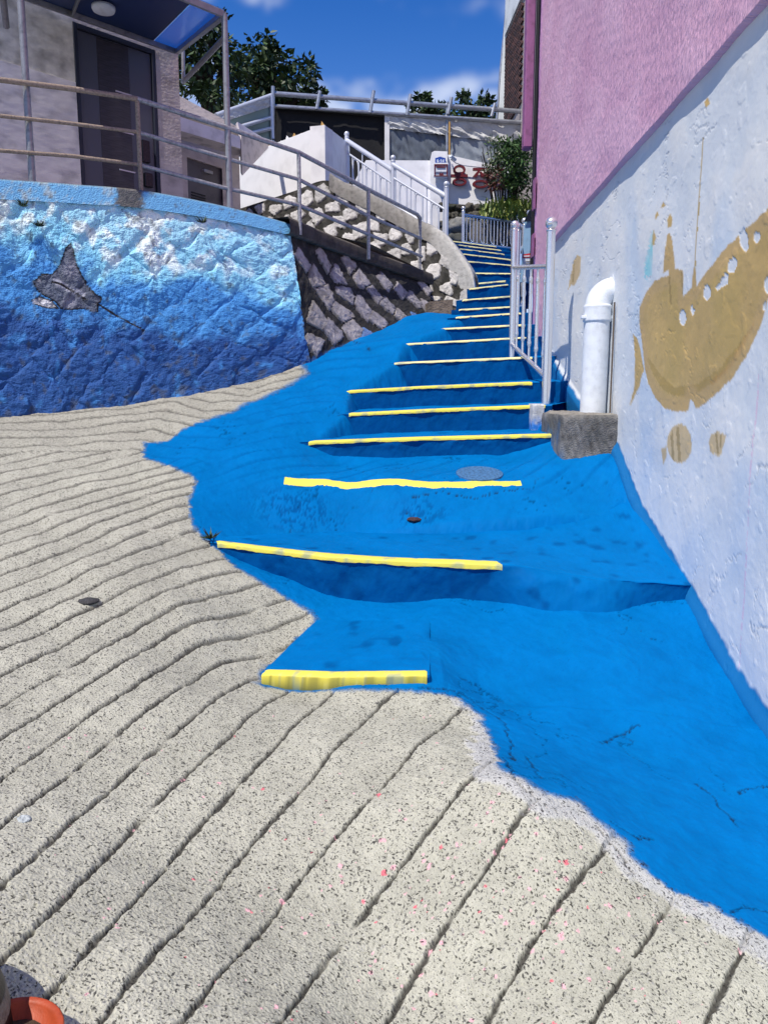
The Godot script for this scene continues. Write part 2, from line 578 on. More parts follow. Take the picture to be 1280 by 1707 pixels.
func build_ground() -> void:
	var us := PackedFloat32Array()     # columns: dense where the road is near the eye
	for i in 70:
		us.append(-2.0 + i / 70.0)     # -2..-1 stands for the far left
	for i in 701:
		us.append(-0.62 + 1.22 * i / 700.0)
	for i in 30:
		us.append(2.0 + (i + 1) / 30.0)
	var ds := PackedFloat32Array()
	for j in 20:
		ds.append(-5.8 + 6.6 * j / 20.0)
	for j in 16:
		ds.append(0.8 + 0.42 * j / 16.0)
	for j in 901:
		ds.append(1.0 / lerpf(1.0 / 1.22, 1.0 / 9.55, j / 900.0))
	var nu := us.size()
	var nv := ds.size()
	var pos := PackedVector3Array()
	var col := PackedColorArray()
	var uv := PackedVector2Array()
	var blue := PackedByteArray()
	pos.resize(nu * nv); col.resize(nu * nv); uv.resize(nu * nv); blue.resize(nu * nv)
	var spots := {}
	rng.seed = 5
	for k in 330:                      # flecks of pink paint
		var q := Vector2(rng.randf_range(20, 1270), rng.randf_range(1190, 1706))
		if k % 3 == 0:
			q = Vector2(rng.randfn(700, 200), rng.randfn(1520, 120))
		elif k % 3 == 1:
			q = Vector2(rng.randfn(950, 220), rng.randfn(1450, 110))
		var p := flat(hit(q.x, q.y))
		var r := rng.randf_range(0.0015, 0.0045) * (1.6 if rng.randf() < 0.12 else 1.0)
		var hot := rng.randf() < 0.16
		for a in [-1, 0, 1]:
			for b in [-1, 0, 1]:
				var key := Vector2i(int(floor(p.x * 25.0)) + a, int(floor(p.y * 25.0)) + b)
				if not spots.has(key):
					spots[key] = []
				spots[key].append([p, r, hot])
	var cracks := []
	for c in [[[1000, 1242], [1030, 1228], [1062, 1213]], [[700, 1150], [775, 1160], [835, 1205], [850, 1235], [855, 1265]], [[1020, 1380], [1060, 1402], [1085, 1402]], [[842, 1262], [860, 1310], [905, 1352], [960, 1372], [1000, 1392], [1022, 1415]],
			[[1220, 1528], [1240, 1515], [1280, 1520]], [[690, 830], [740, 822], [790, 832], [840, 822], [880, 815]], [[680, 858], [692, 872], [706, 866]], [[1160, 1310], [1190, 1330], [1228, 1382]], [[1022, 1415], [1045, 1450], [1090, 1500], [1130, 1535]],
			[[560, 735], [600, 742], [640, 760]], [[1230, 1325], [1262, 1318], [1280, 1316]], [[560, 560], [640, 600], [625, 640]], [[880, 1260], [902, 1300]]]:
		var l := PackedVector2Array()
		for q in c:
			l.append(flat(hit(q[0], q[1])))
		cracks.append(l)
	var bound := []                   # the joint between the two casts of concrete, far left
	for q in [[-400, 770], [0, 757], [120, 754], [230, 748], [290, 765], [360, 772], [520, 748]]:
		bound.append(flat(hit(q[0], q[1])))
	var sand := lin(199, 199, 188)
	sand = Color(sand.r * 0.80, sand.g * 0.80, sand.b * 0.79)
	var sky_blue := Color(0.0002, 0.137, 0.41)
	var night := Color(0.0008, 0.07, 0.24)
	var smear := Color(0.50, 0.51, 0.53)
	var dirt := Color(0.032, 0.03, 0.027)  # dirt in the grooves, and the painted shade of their lips
	for j in nv:
		var d := ds[j]
		var reach := maxf(d, 0.8)
		for i in nu:
			var u := us[i]
			var x := u * reach
			if u < -0.9:
				x = lerpf(-9.0, -0.62 * reach, u + 2.0)
			elif u > 1.9:
				x = lerpf(0.6 * reach, maxf(4.0, 0.6 * reach + 0.2), u - 2.0)
			var y := H.get_at(x, d)
			var inside := d > 0.9 and x > -4.0 and x < 2.0
			var n1 := na.get_noise_2d(x * 2.2, d * 2.2)
			var n2 := nb.get_noise_2d(x * 14.0, d * 14.0)
			var n3 := nb.get_noise_2d(x * 70.0 + 9.0, d * 70.0)
			var b := -1.0
			if inside:
				b = paint.get_at(x, d) + n2 * 0.022 + n3 * 0.008 + n1 * 0.012
			if x > 1.45 and d < 1.9:
				b = 1.0
			var cut := 0.0
			if inside:
				cut = sstep(0.015, 0.20, stair.get_at(x, d) + n2 * 0.012)
				y -= cut * 0.3
			y += n1 * 0.014 + n2 * 0.003 + n3 * 0.0012
			# grooves
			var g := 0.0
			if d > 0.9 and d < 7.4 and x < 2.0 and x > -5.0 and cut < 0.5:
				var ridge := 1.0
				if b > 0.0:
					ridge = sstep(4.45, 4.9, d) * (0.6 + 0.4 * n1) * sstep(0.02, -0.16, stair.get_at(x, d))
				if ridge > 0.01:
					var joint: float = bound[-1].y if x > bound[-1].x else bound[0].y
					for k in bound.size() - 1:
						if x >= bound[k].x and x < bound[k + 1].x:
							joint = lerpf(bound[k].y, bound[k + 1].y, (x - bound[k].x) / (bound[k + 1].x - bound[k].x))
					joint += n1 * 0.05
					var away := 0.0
					var wide := 0.0042 + 0.003 * n1 + 0.004 * n2 + 0.004 * na.get_noise_2d(x * 7.0 + 50.0, d * 7.0) + 0.0016 * maxf(d - 2.0, 0.0)  # dark line widens with distance to stand for the shaded lip
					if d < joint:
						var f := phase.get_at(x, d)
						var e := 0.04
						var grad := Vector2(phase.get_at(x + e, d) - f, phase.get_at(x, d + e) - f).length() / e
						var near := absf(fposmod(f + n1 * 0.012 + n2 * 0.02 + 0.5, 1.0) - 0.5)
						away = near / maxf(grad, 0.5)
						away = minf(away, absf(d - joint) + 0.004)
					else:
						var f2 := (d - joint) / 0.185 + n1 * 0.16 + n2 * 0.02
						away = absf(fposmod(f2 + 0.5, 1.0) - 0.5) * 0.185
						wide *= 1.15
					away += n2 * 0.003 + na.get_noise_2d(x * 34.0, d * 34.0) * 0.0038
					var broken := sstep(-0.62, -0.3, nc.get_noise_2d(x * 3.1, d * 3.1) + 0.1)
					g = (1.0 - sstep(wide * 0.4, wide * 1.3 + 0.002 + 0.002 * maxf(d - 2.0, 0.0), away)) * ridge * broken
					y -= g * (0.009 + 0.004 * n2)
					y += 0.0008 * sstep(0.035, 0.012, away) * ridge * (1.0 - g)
			var k := j * nu + i
			pos[k] = Vector3(x, y, -d)
			uv[k] = Vector2(x, -d)
			var c := sand * (1.0 + n1 * 0.16 + n2 * 0.12 + n3 * 0.12)
			if d > 4.6:
				c = c.lerp(Color(0.29, 0.28, 0.26), 0.35 * sstep(4.6, 5.6, d))
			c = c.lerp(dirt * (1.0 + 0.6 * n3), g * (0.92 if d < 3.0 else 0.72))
			if d < 3.3 and b < 0.03:
				var key := Vector2i(int(floor(x * 25.0)), int(floor(d * 25.0)))
				if spots.has(key):
					for s in spots[key]:
						if Vector2(x, d).distance_to(s[0]) < s[1] * (1.0 + n3 * 1.2 + n2 * 0.7):
							c = Color(0.72, 0.17, 0.22) if s[2] else Color(0.78, 0.45, 0.52)
			if inside:
				# a thin smear of cement along the near edge of the paint
				if d < 2.85 and x > 0.25:
					var wide := 0.055 * sstep(2.75, 2.25, d) + 0.022 + 0.03 * n1 + 0.02 * n2
					var s := sstep(-wide - 0.014, -wide + 0.012, b) * (1.0 - 0.15 * n3)
					c = c.lerp(smear * (1.0 + 0.12 * n2), clampf(s, 0, 1) * 0.9)
					y += 0.004 * s
					pos[k].y = y
				if b > -0.05:
					var paler := sky_blue * (1.0 + 0.10 * n1 + 0.07 * n2 + 0.05 * n3)
					var stain := sstep(0.25, 0.7, nc.get_noise_2d(x * 5.0 + 3.0, d * 5.0) + 0.4 * n2) * 0.22
					var spot := sstep(0.5, 0.05, Vector2((x + 0.52) / 0.9, (d - 4.55) / 0.5).length()) * sstep(0.0, 0.22, n2 * 0.8 + n3 * 0.9)
					spot = maxf(spot, sstep(0.34, 0.05, Vector2((x - 0.22) / 0.8, (d - 4.52) / 0.5).length()) * sstep(-0.05, 0.3, n2 + n3 * 0.6))
					stain = maxf(stain, spot * 0.95)
					pos[k].y -= spot * 0.006
					if n3 > 0.52:
						stain = maxf(stain, (n3 - 0.52) * 2.5)
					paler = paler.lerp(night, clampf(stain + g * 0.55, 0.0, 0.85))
					var hair := absf(nb.get_noise_2d(x * 2.1 + 7.0, d * 2.1 + 3.0) + 0.05 * n3)
					if hair < 0.016 and d < 6.0:
						var e := (1.0 - sstep(0.004, 0.016, hair)) * sstep(0.12, 0.4, nc.get_noise_2d(x * 1.3 + 40.0, d * 1.3))
						paler = paler.lerp(Color(0.005, 0.02, 0.06), e * 0.6)
						pos[k].y -= e * 0.004
					paler = paler.lerp(Color(0.04, 0.19, 0.42), 0.07 * sstep(0.15, 0.6, na.get_noise_2d(x * 3.7 + 60.0, d * 3.7) + 0.4 * n3))
					for l in cracks:
						if absf(l[0].x - x) < 0.8 and absf(l[0].y - d) < 0.8:
							var q := near_line(Vector2(x + n2 * 0.02, d + n3 * 0.012), l)
							if q < 0.012:
								var e := 1.0 - sstep(0.001, 0.005 + 0.003 * n3, q)
								paler = paler.lerp(Color(0.01, 0.015, 0.03), e * 0.85)
								c = c.lerp(Color(0.05, 0.05, 0.06), e * 0.7)
								pos[k].y -= e * 0.007
					var soft := 0.007 + 0.018 * sstep(0.0, 0.6, n1 + 0.2) + (0.05 if d > 5.6 else 0.0)
					var share := sstep(-soft, 0.012, b)
					c = c.lerp(paler, share)
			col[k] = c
			blue[k] = 1 if b > 0.015 else 0
	# one mesh for bare concrete and one for the painted part of the same sheet
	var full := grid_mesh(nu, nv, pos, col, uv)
	var src := full.surface_get_arrays(0)
	var nor: PackedVector3Array = src[Mesh.ARRAY_NORMAL]
	for want in 2:
		var map := PackedInt32Array()
		map.resize(nu * nv); map.fill(-1)
		var mb := MB.new()
		for j in nv - 1:
			for i in nu - 1:
				var a := j * nu + i
				var votes := blue[a] + blue[a + 1] + blue[a + nu] + blue[a + nu + 1]
				if (1 if votes > 2 else 0) != want:
					continue
				for q in [a, a + 1, a + nu, a + nu + 1]:
					if map[q] < 0:
						map[q] = mb.v.size()
						mb.v.append(pos[q]); mb.n.append(nor[q]); mb.c.append(col[q]); mb.t.append(uv[q])
				var a1 := map[a]
				var b1 := map[a + 1]
				var c1 := map[a + nu]
				var d1 := map[a + nu + 1]
				mb.ix.append_array([a1, d1, b1, a1, c1, d1])
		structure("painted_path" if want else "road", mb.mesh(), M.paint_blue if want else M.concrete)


# ---------- stairs

func stretch(pts: Array, x: float) -> Array:   # carries a step's front edge on to the wall
	var a: Vector3 = pts[-2]
	var b: Vector3 = pts[-1]
	var f := (x - b.x) / (b.x - a.x)
	if f > 0.0:
		pts.append(b + (b - a) * f)
	return pts


func level(px0: float, py0: float, d0: float, px1: float, py1: float) -> Array:
	var a := at(px0, py0, d0)
	return [a, at_y(px1, py1, a.y)]


func build_stairs() -> void:
	var fr := []
	fr.append(pts3([[436, 1122, 2.9], [560, 1126, 2.84], [716, 1124, 2.83]]))                                   # lowest
	fr.append(pts3([[352, 903, 4.03], [440, 914, 3.9], [540, 926, 3.78], [640, 933, 3.72], [860, 942, 3.65], [1000, 966, 3.62], [1165, 976, 3.69]]))
	fr.append([[470, 804], [540, 806], [640, 803], [690, 807], [760, 810], [872, 807]].map(func(q): return hit(q[0], q[1])))
	fr.append(pts3([[500, 737, 5.28], [700, 730, 5.3], [903, 725, 5.33]]))
	fr.append(pts3([[560, 691, 5.78], [720, 683, 5.8], [905, 676, 5.83]]))
	fr.append(pts3([[560, 653, 6.28], [700, 645, 6.3], [897, 637, 6.35]]))
	fr.append(pts3([[640, 606, 6.78], [849, 597, 6.85]]))
	fr.append(pts3([[650, 575, 7.1], [849, 564, 7.2]]))
	fr.append(pts3([[720, 549, 7.5], [849, 542.5, 7.6]]))
	fr.append(pts3([[745, 530, 7.88], [849, 523, 7.98]]))
	fr.append(pts3([[752, 517, 8.25], [849, 511.5, 8.35]]))
	fr.append(pts3([[760, 501, 8.65], [849, 494, 8.75]]))
	fr.append(pts3([[778, 482, 9.0], [804, 479, 9.05], [849, 474, 9.15]]))
	fr.append(pts3([[790, 473, 9.35], [849, 467.5, 9.45]]))
	fr.append(level(772, 455, 9.75, 849, 456))
	fr.append(level(762, 434, 10.05, 849, 442))
	fr.append(level(752, 421, 10.3, 849, 432.5))
	fr.append(level(745, 412, 10.55, 849, 425))
	fr.append(level(738, 405, 10.8, 849, 419))
	fr.append(level(730, 399, 11.05, 849, 414))
	for k in range(5, 14):
		stretch(fr[k], WALL_X - 0.004)
	for k in range(14, 20):
		stretch(fr[k], WALL_X + 0.3)
	for k in [3, 4]:
		stretch(fr[k], 1.26)
	var bk := []
	for k in fr.size():
		var b := []
		if k == 0:
			b = pts3([[528, 1034, 3.5], [640, 1034, 3.46], [716, 1034, 3.44]])
		elif k == 1:
			b = pts3([[345, 898, 4.12], [440, 892, 4.32], [560, 886, 4.45], [640, 886, 4.47], [850, 880, 4.47], [1000, 853, 4.55], [1045, 822, 4.72]])
		elif k == 19:
			for s in 5:
				b.append(line_at(fr[k], s / 4.0) + Vector3(-0.45, 0.02, -1.25))
		else:
			for s in 7:
				var p := line_at(fr[k], s / 6.0)
				var q := line_at(fr[k + 1], s / 6.0)
				if k < 3:
					q = fr[k + 1][0].lerp(fr[k + 1][-1], s / 6.0) if k != 2 else q
				var e := p.lerp(q, 0.37 if k == 2 else 0.14)
				var away := Vector3(q.x - p.x, 0, q.z - p.z)
				b.append(Vector3(q.x, e.y, q.z) + away.normalized() * 0.06)
		bk.append(b)
	step_front = fr
	step_back = bk
	var stairs := thing("staircase", "bright blue painted concrete stairs with yellow step edges climbing the alley", "staircase", Vector3(0.4, -0.2 + EYE, -5.0))
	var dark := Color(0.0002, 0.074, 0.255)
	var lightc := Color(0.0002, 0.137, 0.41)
	# how far each yellow line runs along its step
	var runs := [[0.01, 0.985], [0.015, 0.61], [0.01, 0.99], [0.035, 0.985], [0.06, 0.97], [0.05, 0.84], [0.06, 0.86], [0.08, 0.86], [0.08, 0.86], [0.1, 0.86], [0.1, 0.86], [0.1, 0.86], [0.05, 0.86], [0.08, 0.86], [0.14, 0.9], [0.14, 0.9], [0.16, 0.9], [0.18, 0.85], [0.18, 0.85], [0.1, 0.8]]
	for k in fr.size():
		var f: Array = fr[k]
		var b: Array = bk[k]
		var nx := clampi(int(f[0].distance_to(f[-1]) * 110), 40, 260) if k < 8 else 46
		var lean := 0.26 if k == 2 else 0.012
		var drop := 0.12 if k == 0 else 0.42
		var rows := 30 if k < 4 else 16
		var tread := 44 if k < 4 else 14
		var nv := rows + tread
		var pos := PackedVector3Array()
		var col := PackedColorArray()
		var uv := PackedVector2Array()
		for j in nv:
			for i in nx:
				var s := float(i) / (nx - 1)
				var p := line_at(f, s)
				var q := line_at(b, s)
				var tan := line_at(f, minf(s + 0.02, 1.0)) - line_at(f, maxf(s - 0.02, 0.0))
				var out := Vector3(-tan.z, 0, tan.x).normalized()
				if out.z < 0:
					out = -out
				var w: Vector3
				var c: Color
				var n1 := na.get_noise_3d(p.x * 3.0, j * 0.05 + k * 3.0, p.z * 3.0)
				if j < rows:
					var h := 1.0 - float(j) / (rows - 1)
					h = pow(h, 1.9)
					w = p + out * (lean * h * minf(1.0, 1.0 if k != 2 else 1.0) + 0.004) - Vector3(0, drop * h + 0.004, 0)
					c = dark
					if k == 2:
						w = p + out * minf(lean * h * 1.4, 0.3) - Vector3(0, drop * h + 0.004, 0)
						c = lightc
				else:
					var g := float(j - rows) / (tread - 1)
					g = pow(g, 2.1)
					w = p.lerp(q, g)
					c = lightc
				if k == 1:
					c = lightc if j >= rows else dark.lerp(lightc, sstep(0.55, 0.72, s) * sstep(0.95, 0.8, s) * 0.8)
					# the paint-filled edge of this step has slumped towards the wall
					if j < rows:
						w += out * (0.16 * sstep(0.56, 0.7, s) * sstep(0.9, 0.8, s)) * (1.0 - float(j) / (rows - 1))
				var n2 := nb.get_noise_3d(w.x * 11.0, w.y * 11.0, w.z * 11.0)
				var n3 := nb.get_noise_3d(w.x * 50.0, w.y * 50.0, w.z * 50.0)
				if j < rows:
					w += out * (n1 * 0.012 + n2 * 0.005 + n3 * 0.0015)
				else:
					w.y += (n1 * 0.008 + n2 * 0.0025 + n3 * 0.001) * minf(1.0, (j - rows) * 0.3)
				c *= 1.0 + 0.1 * n1 + 0.09 * n2 + 0.06 * n3
				var grime := sstep(0.28, 0.62, nc.get_noise_3d(w.x * 6.0, w.y * 6.0 + k, w.z * 6.0))
				if n3 > 0.5:
					grime = maxf(grime, (n3 - 0.5) * 2.4)
				if k == 2 and j < rows:
					grime = maxf(grime, sstep(-0.05, 0.4, n2 + 0.6 * n3) * sstep(0.5, 0.1, absf(s - 0.28) * 2.2))
				c = c.lerp(Color(0.001, 0.035, 0.15), clampf(grime * 0.5, 0.0, 0.8))
				pos.append(w - stairs.position); col.append(c); uv.append(Vector2(w.x, w.z + w.y))
		var st: Node3D = stairs
		if k != 2:
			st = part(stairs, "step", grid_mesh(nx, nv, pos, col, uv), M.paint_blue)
		var run: Array = runs[k]
		var sn := 70 if k < 6 else 30
		pos = PackedVector3Array(); col = PackedColorArray(); uv = PackedVector2Array()
		var calm := 0.35 if k == 0 else 1.0
		var face := 0.018 if k > 1 else 0.022
		var top := 0.05 if k > 2 else 0.058
		if k > 5:
			face = 0.012; top = 0.034
		if k == 0:
			face = 0.06; top = 0.034
		for j in 6:
			for i in sn:
				var e := float(i) / (sn - 1)
				var s := lerpf(run[0], run[1], e)
				var p := line_at(f, s)
				var q := line_at(b, s)
				var wob := nb.get_noise_3d(p.x * 6.0, k * 5.0 + j, p.z * 6.0) * 0.006 + nb.get_noise_3d(p.x * 30.0, k * 5.0 + j, p.z * 30.0) * 0.004
				wob *= calm
				var w: Vector3
				var back := (q - p).normalized()
				if k == 2:      # this line is only painted on the sloping surface
					w = p + Vector3(0, 0, -1) * (j - 2.5) * 0.015
					w.y = ground(w.x, -w.z) + (0.004 if j > 0 and j < 5 else -0.002)
					pos.append(w - stairs.position)
					col.append(Color(0.78, 0.69, 0.10) * (1.0 + 0.1 * nb.get_noise_3d(w.x * 25.0, 0, w.z * 25.0)))
					uv.append(Vector2(w.x, w.z))
					continue
				match j:
					0: w = p - back * 0.0125 - Vector3(0, face + wob, 0)
					1: w = p - back * 0.0125 - Vector3(0, 0.006, 0)
					2: w = p - back * 0.009 + Vector3(0, 0.003, 0)
					3: w = p + back * 0.01 + Vector3(0, 0.0062, 0)
					4: w = p + back * (top * 0.6) + Vector3(0, 0.0062, 0)
					_: w = p + back * (top + wob) + Vector3(0, 0.002, 0)
				if e < 0.001 or e > 0.999:
					w.y -= 0.004
				var n2 := nb.get_noise_3d(w.x * 25.0, w.y * 25.0, w.z * 25.0)
				if j < 3 and k != 2:
					w -= back * maxf(0.0, na.get_noise_3d(p.x * 3.0, 1.4 + k * 3.0, p.z * 3.0) * 0.012)
				pos.append(w - stairs.position)
				var c := Color(0.80, 0.70, 0.09) * (1.0 + 0.07 * n2)
				if k > 5:
					c = Color(0.82, 0.77, 0.38) * (1.0 + 0.1 * n2)
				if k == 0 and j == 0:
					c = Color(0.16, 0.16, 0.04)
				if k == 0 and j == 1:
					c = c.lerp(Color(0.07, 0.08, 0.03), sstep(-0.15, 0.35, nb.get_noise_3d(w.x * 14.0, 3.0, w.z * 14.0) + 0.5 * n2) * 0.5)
				var rub := sstep(0.12, 0.5, nc.get_noise_3d(w.x * 9.0, k * 2.0, w.z * 16.0) + 0.35 * n2 - (0.1 if j > 1 and j < 4 else 0.0))
				c = c.lerp(Color(0.10, 0.22, 0.30), rub * 0.55)
				if n2 > 0.45:
					c = c.lerp(Color(0.4, 0.4, 0.2), 0.5)
				col.append(c); uv.append(Vector2(w.x, w.z))
		part(st, "edge_stripe", grid_mesh(sn, 6, pos, col, uv), M.paint_yellow)


# ---------- stone walls

# a leaning wall between a base line and a top line given by matching control points [key, base point, top point]
class Face:
	var keys := []
	var base := []
	var top := []

	func at(s: float, t: float) -> Vector3:
		var k := 0
		while k < keys.size() - 2 and s > keys[k + 1]:
			k += 1
		var e: float = (s - keys[k]) / (keys[k + 1] - keys[k])
		var k0 := maxi(k - 1, 0)
		var k3 := mini(k + 2, keys.size() - 1)
		var b: Vector3 = base[k].cubic_interpolate(base[k + 1], base[k0], base[k3], e) if e >= 0 and e <= 1 else base[k].lerp(base[k + 1], e)
		var a: Vector3 = top[k].cubic_interpolate(top[k + 1], top[k0], top[k3], e) if e >= 0 and e <= 1 else top[k].lerp(top[k + 1], e)
		return b.lerp(a, t)

	func out(s: float, t: float) -> Vector3:
		var e: float = (keys[-1] - keys[0]) * 0.004
		var nn := (at(s + e, t) - at(s - e, t)).cross(at(s, t + 0.02) - at(s, t - 0.02)).normalized()
		return nn if nn.z > 0 else -nn


func face(rows: Array) -> Face:
	var f := Face.new()
	for r in rows:
		f.keys.append(float(r[0])); f.base.append(at(r[1], r[2], r[3])); f.top.append(at(r[4], r[5], r[6]))
	return f


# an uneven stone: outline in metres (u along the wall, w up it), domed and rough
func stone_mesh(outline: PackedVector2Array, xf: Transform3D, proud: float, rough: float, tint: Callable, rings := 7, segs := 26, shift := Vector3.ZERO) -> ArrayMesh:
	var mb := MB.new()
	var rim := PackedVector2Array()
	var total := 0.0
	var m := outline.size()
	for k in m:
		total += outline[k].distance_to(outline[(k + 1) % m])
	for s in segs:
		var want := total * s / segs
		for k in m:
			var l := outline[k].distance_to(outline[(k + 1) % m])
			if want <= l or k == m - 1:
				rim.append(outline[k].lerp(outline[(k + 1) % m], want / maxf(l, 1e-5)))
				break
			want -= l
	var mid := Vector2.ZERO
	for q in rim:
		mid += q
	mid /= segs
	var tiltx := rng.randf_range(-0.03, 0.03)
	var tilty := rng.randf_range(-0.03, 0.03)
	for r in rings + 1:
		var f := float(r) / rings
		for s in segs + 1:
			var q := mid.lerp(rim[s % segs], f)
			var seed_p := xf * Vector3(q.x, q.y, 0)
			var e := nb.get_noise_3dv(seed_p * 9.0)
			var e2 := nb.get_noise_3dv(seed_p * 26.0)
			var e3 := nc.get_noise_3dv(seed_p * 55.0)
			var dome := 1.0 - pow(f, 9.0)
			var z := proud * dome - (0.010 if r == rings else 0.0) + rough * (e * 0.7 + e2 * 0.6 + e3 * 0.4) * minf(dome * 2.0, 1.0) + dome * (tiltx * q.x + tilty * q.y)
			if r > rings * 0.5:
				q += (rim[s % segs] - mid).normalized() * (e2 + 0.6 * e3) * rough * 2.0
			var p := xf * Vector3(q.x, q.y, z)
			mb.col = tint.call(p, f, e, e2)
			mb.vert(p - shift, Vector3.ZERO, q)
	var w := segs + 1
	for r in rings:
		for s in segs:
			var i := r * w + s
			mb.ix.append_array([i, i + w, i + w + 1, i, i + w + 1, i + 1])
	smooth_normals(mb, xf.basis.z)
	return mb.mesh()


func smooth_normals(mb: MB, towards: Vector3) -> void:
	var sum := PackedVector3Array()
	sum.resize(mb.v.size())
	var where := {}
	for k in range(0, mb.ix.size(), 3):
		var a := mb.ix[k]
		var b := mb.ix[k + 1]
		var c := mb.ix[k + 2]
		var nn := (mb.v[c] - mb.v[a]).cross(mb.v[b] - mb.v[a])
		if nn.dot(towards) < 0 and towards != Vector3.ZERO:
			mb.ix[k + 1] = c; mb.ix[k + 2] = b
			nn = -nn
		sum[a] += nn; sum[b] += nn; sum[c] += nn
	for i in mb.v.size():
		var key := Vector3i(mb.v[i] * 20000.0)
		where[key] = where.get(key, Vector3.ZERO) + sum[i]
	for i in mb.v.size():
		var s: Vector3 = where[Vector3i(mb.v[i] * 20000.0)]
		mb.n[i] = s.normalized() if s.length_squared() > 0 else towards.normalized()


# cells of a jittered diamond pattern, cut to their neighbours and drawn in by the width of the mortar
func cells(w: float, h: float, stepx: float, stepy: float, jitter: float, gap: float, seed_: int) -> Array:
	rng.seed = seed_
	var seeds := []
	var row := -1
	while row * stepy < h + stepy:
		var cx := -stepx
		while cx < w + stepx:
			seeds.append(Vector2(cx + (0.5 if row % 2 else 0.0) * stepx + rng.randf_range(-jitter, jitter) * stepx, row * stepy + rng.randf_range(-jitter, jitter) * stepy))
			cx += stepx
		row += 1
	var out := []
	for i in seeds.size():
		var p: Vector2 = seeds[i]
		if p.x < -0.1 or p.x > w + 0.1 or p.y < -0.1 or p.y > h + 0.1:
			continue
		var poly := PackedVector2Array([p + Vector2(-1, -1), p + Vector2(1, -1), p + Vector2(1, 1), p + Vector2(-1, 1)])
		for j in seeds.size():
			if j == i or seeds[j].distance_to(p) > 2.4 * maxf(stepx, stepy):
				continue
			var mid: Vector2 = (p + seeds[j]) * 0.5
			var dir: Vector2 = (seeds[j] - p).normalized()
			poly = clip(poly, mid, dir)
		var g := gap * rng.randf_range(0.75, 1.35)
		var shrunk := Geometry2D.offset_polygon(poly, -g, Geometry2D.JOIN_ROUND)
		if shrunk.is_empty() or shrunk[0].size() < 3:
			continue
		out.append(shrunk[0])
	return out


func clip(poly: PackedVector2Array, mid: Vector2, dir: Vector2) -> PackedVector2Array:
	var out := PackedVector2Array()
	for k in poly.size():
		var a := poly[k]
		var b := poly[(k + 1) % poly.size()]
		var fa := (a - mid).dot(dir)
		var fb := (b - mid).dot(dir)
		if fa <= 0:
			out.append(a)
		if (fa < 0) != (fb < 0) and absf(fa - fb) > 1e-9:
			out.append(a.lerp(b, fa / (fa - fb)))
	return out


func centre_of(poly: PackedVector2Array) -> Vector2:
	var c := Vector2.ZERO
	for q in poly:
		c += q
	return c / poly.size()


# the body of a wall: a grid over its face, closed behind by a second face
func wall_body(f: Face, nu: int, nv: int, t1: float, tint: Callable, relief: float, thick: float, shift: Vector3, gap_ := 0.012) -> ArrayMesh:
	var pos := PackedVector3Array()
	var col := PackedColorArray()
	var uv := PackedVector2Array()
	for j in nv + 2:
		for i in nu + 2:
			var s := lerpf(f.keys[0], f.keys[-1], clampf((i - 1.0) / (nu - 1), 0, 1))
			var t := lerpf(-0.12, t1, clampf(float(j) / (nv - 1), 0, 1))
			var p := f.at(s, t)
			var o := f.out(s, clampf(t, 0, 1))
			var e := nb.get_noise_3dv(p * 9.0)
			var e2 := nb.get_noise_3dv(p * 30.0)
			if j < nv and i > 0 and i <= nu:
				p += o * (relief * (e + 0.6 * e2) - gap_)
			if j == nv + 1 or i == 0 or i == nu + 1:
				p -= Vector3(o.x, 0, o.z).normalized() * thick
			col.append(tint.call(p, s, t, e, e2)); uv.append(Vector2(s, t)); pos.append(p - shift)
	return grid_mesh(nu + 2, nv + 2, pos, col, uv, true)


var manta_body := PackedVector2Array()
var manta_fin := PackedVector2Array()
var manta_ridge := PackedVector2Array()


func poly_px(list: Array, scale_: float, ox: float, oy: float) -> PackedVector2Array:
	var out := PackedVector2Array()
	for q in list:
		out.append(Vector2(q[0] / scale_ + ox, q[1] / scale_ + oy))
	return out


func edge_gap(p: Vector2, poly: PackedVector2Array) -> float:
	var best := 1e9
	for k in poly.size():
		best = minf(best, p.distance_squared_to(Geometry2D.get_closest_point_to_segment(p, poly[k], poly[(k + 1) % poly.size()])))
	return sqrt(best)


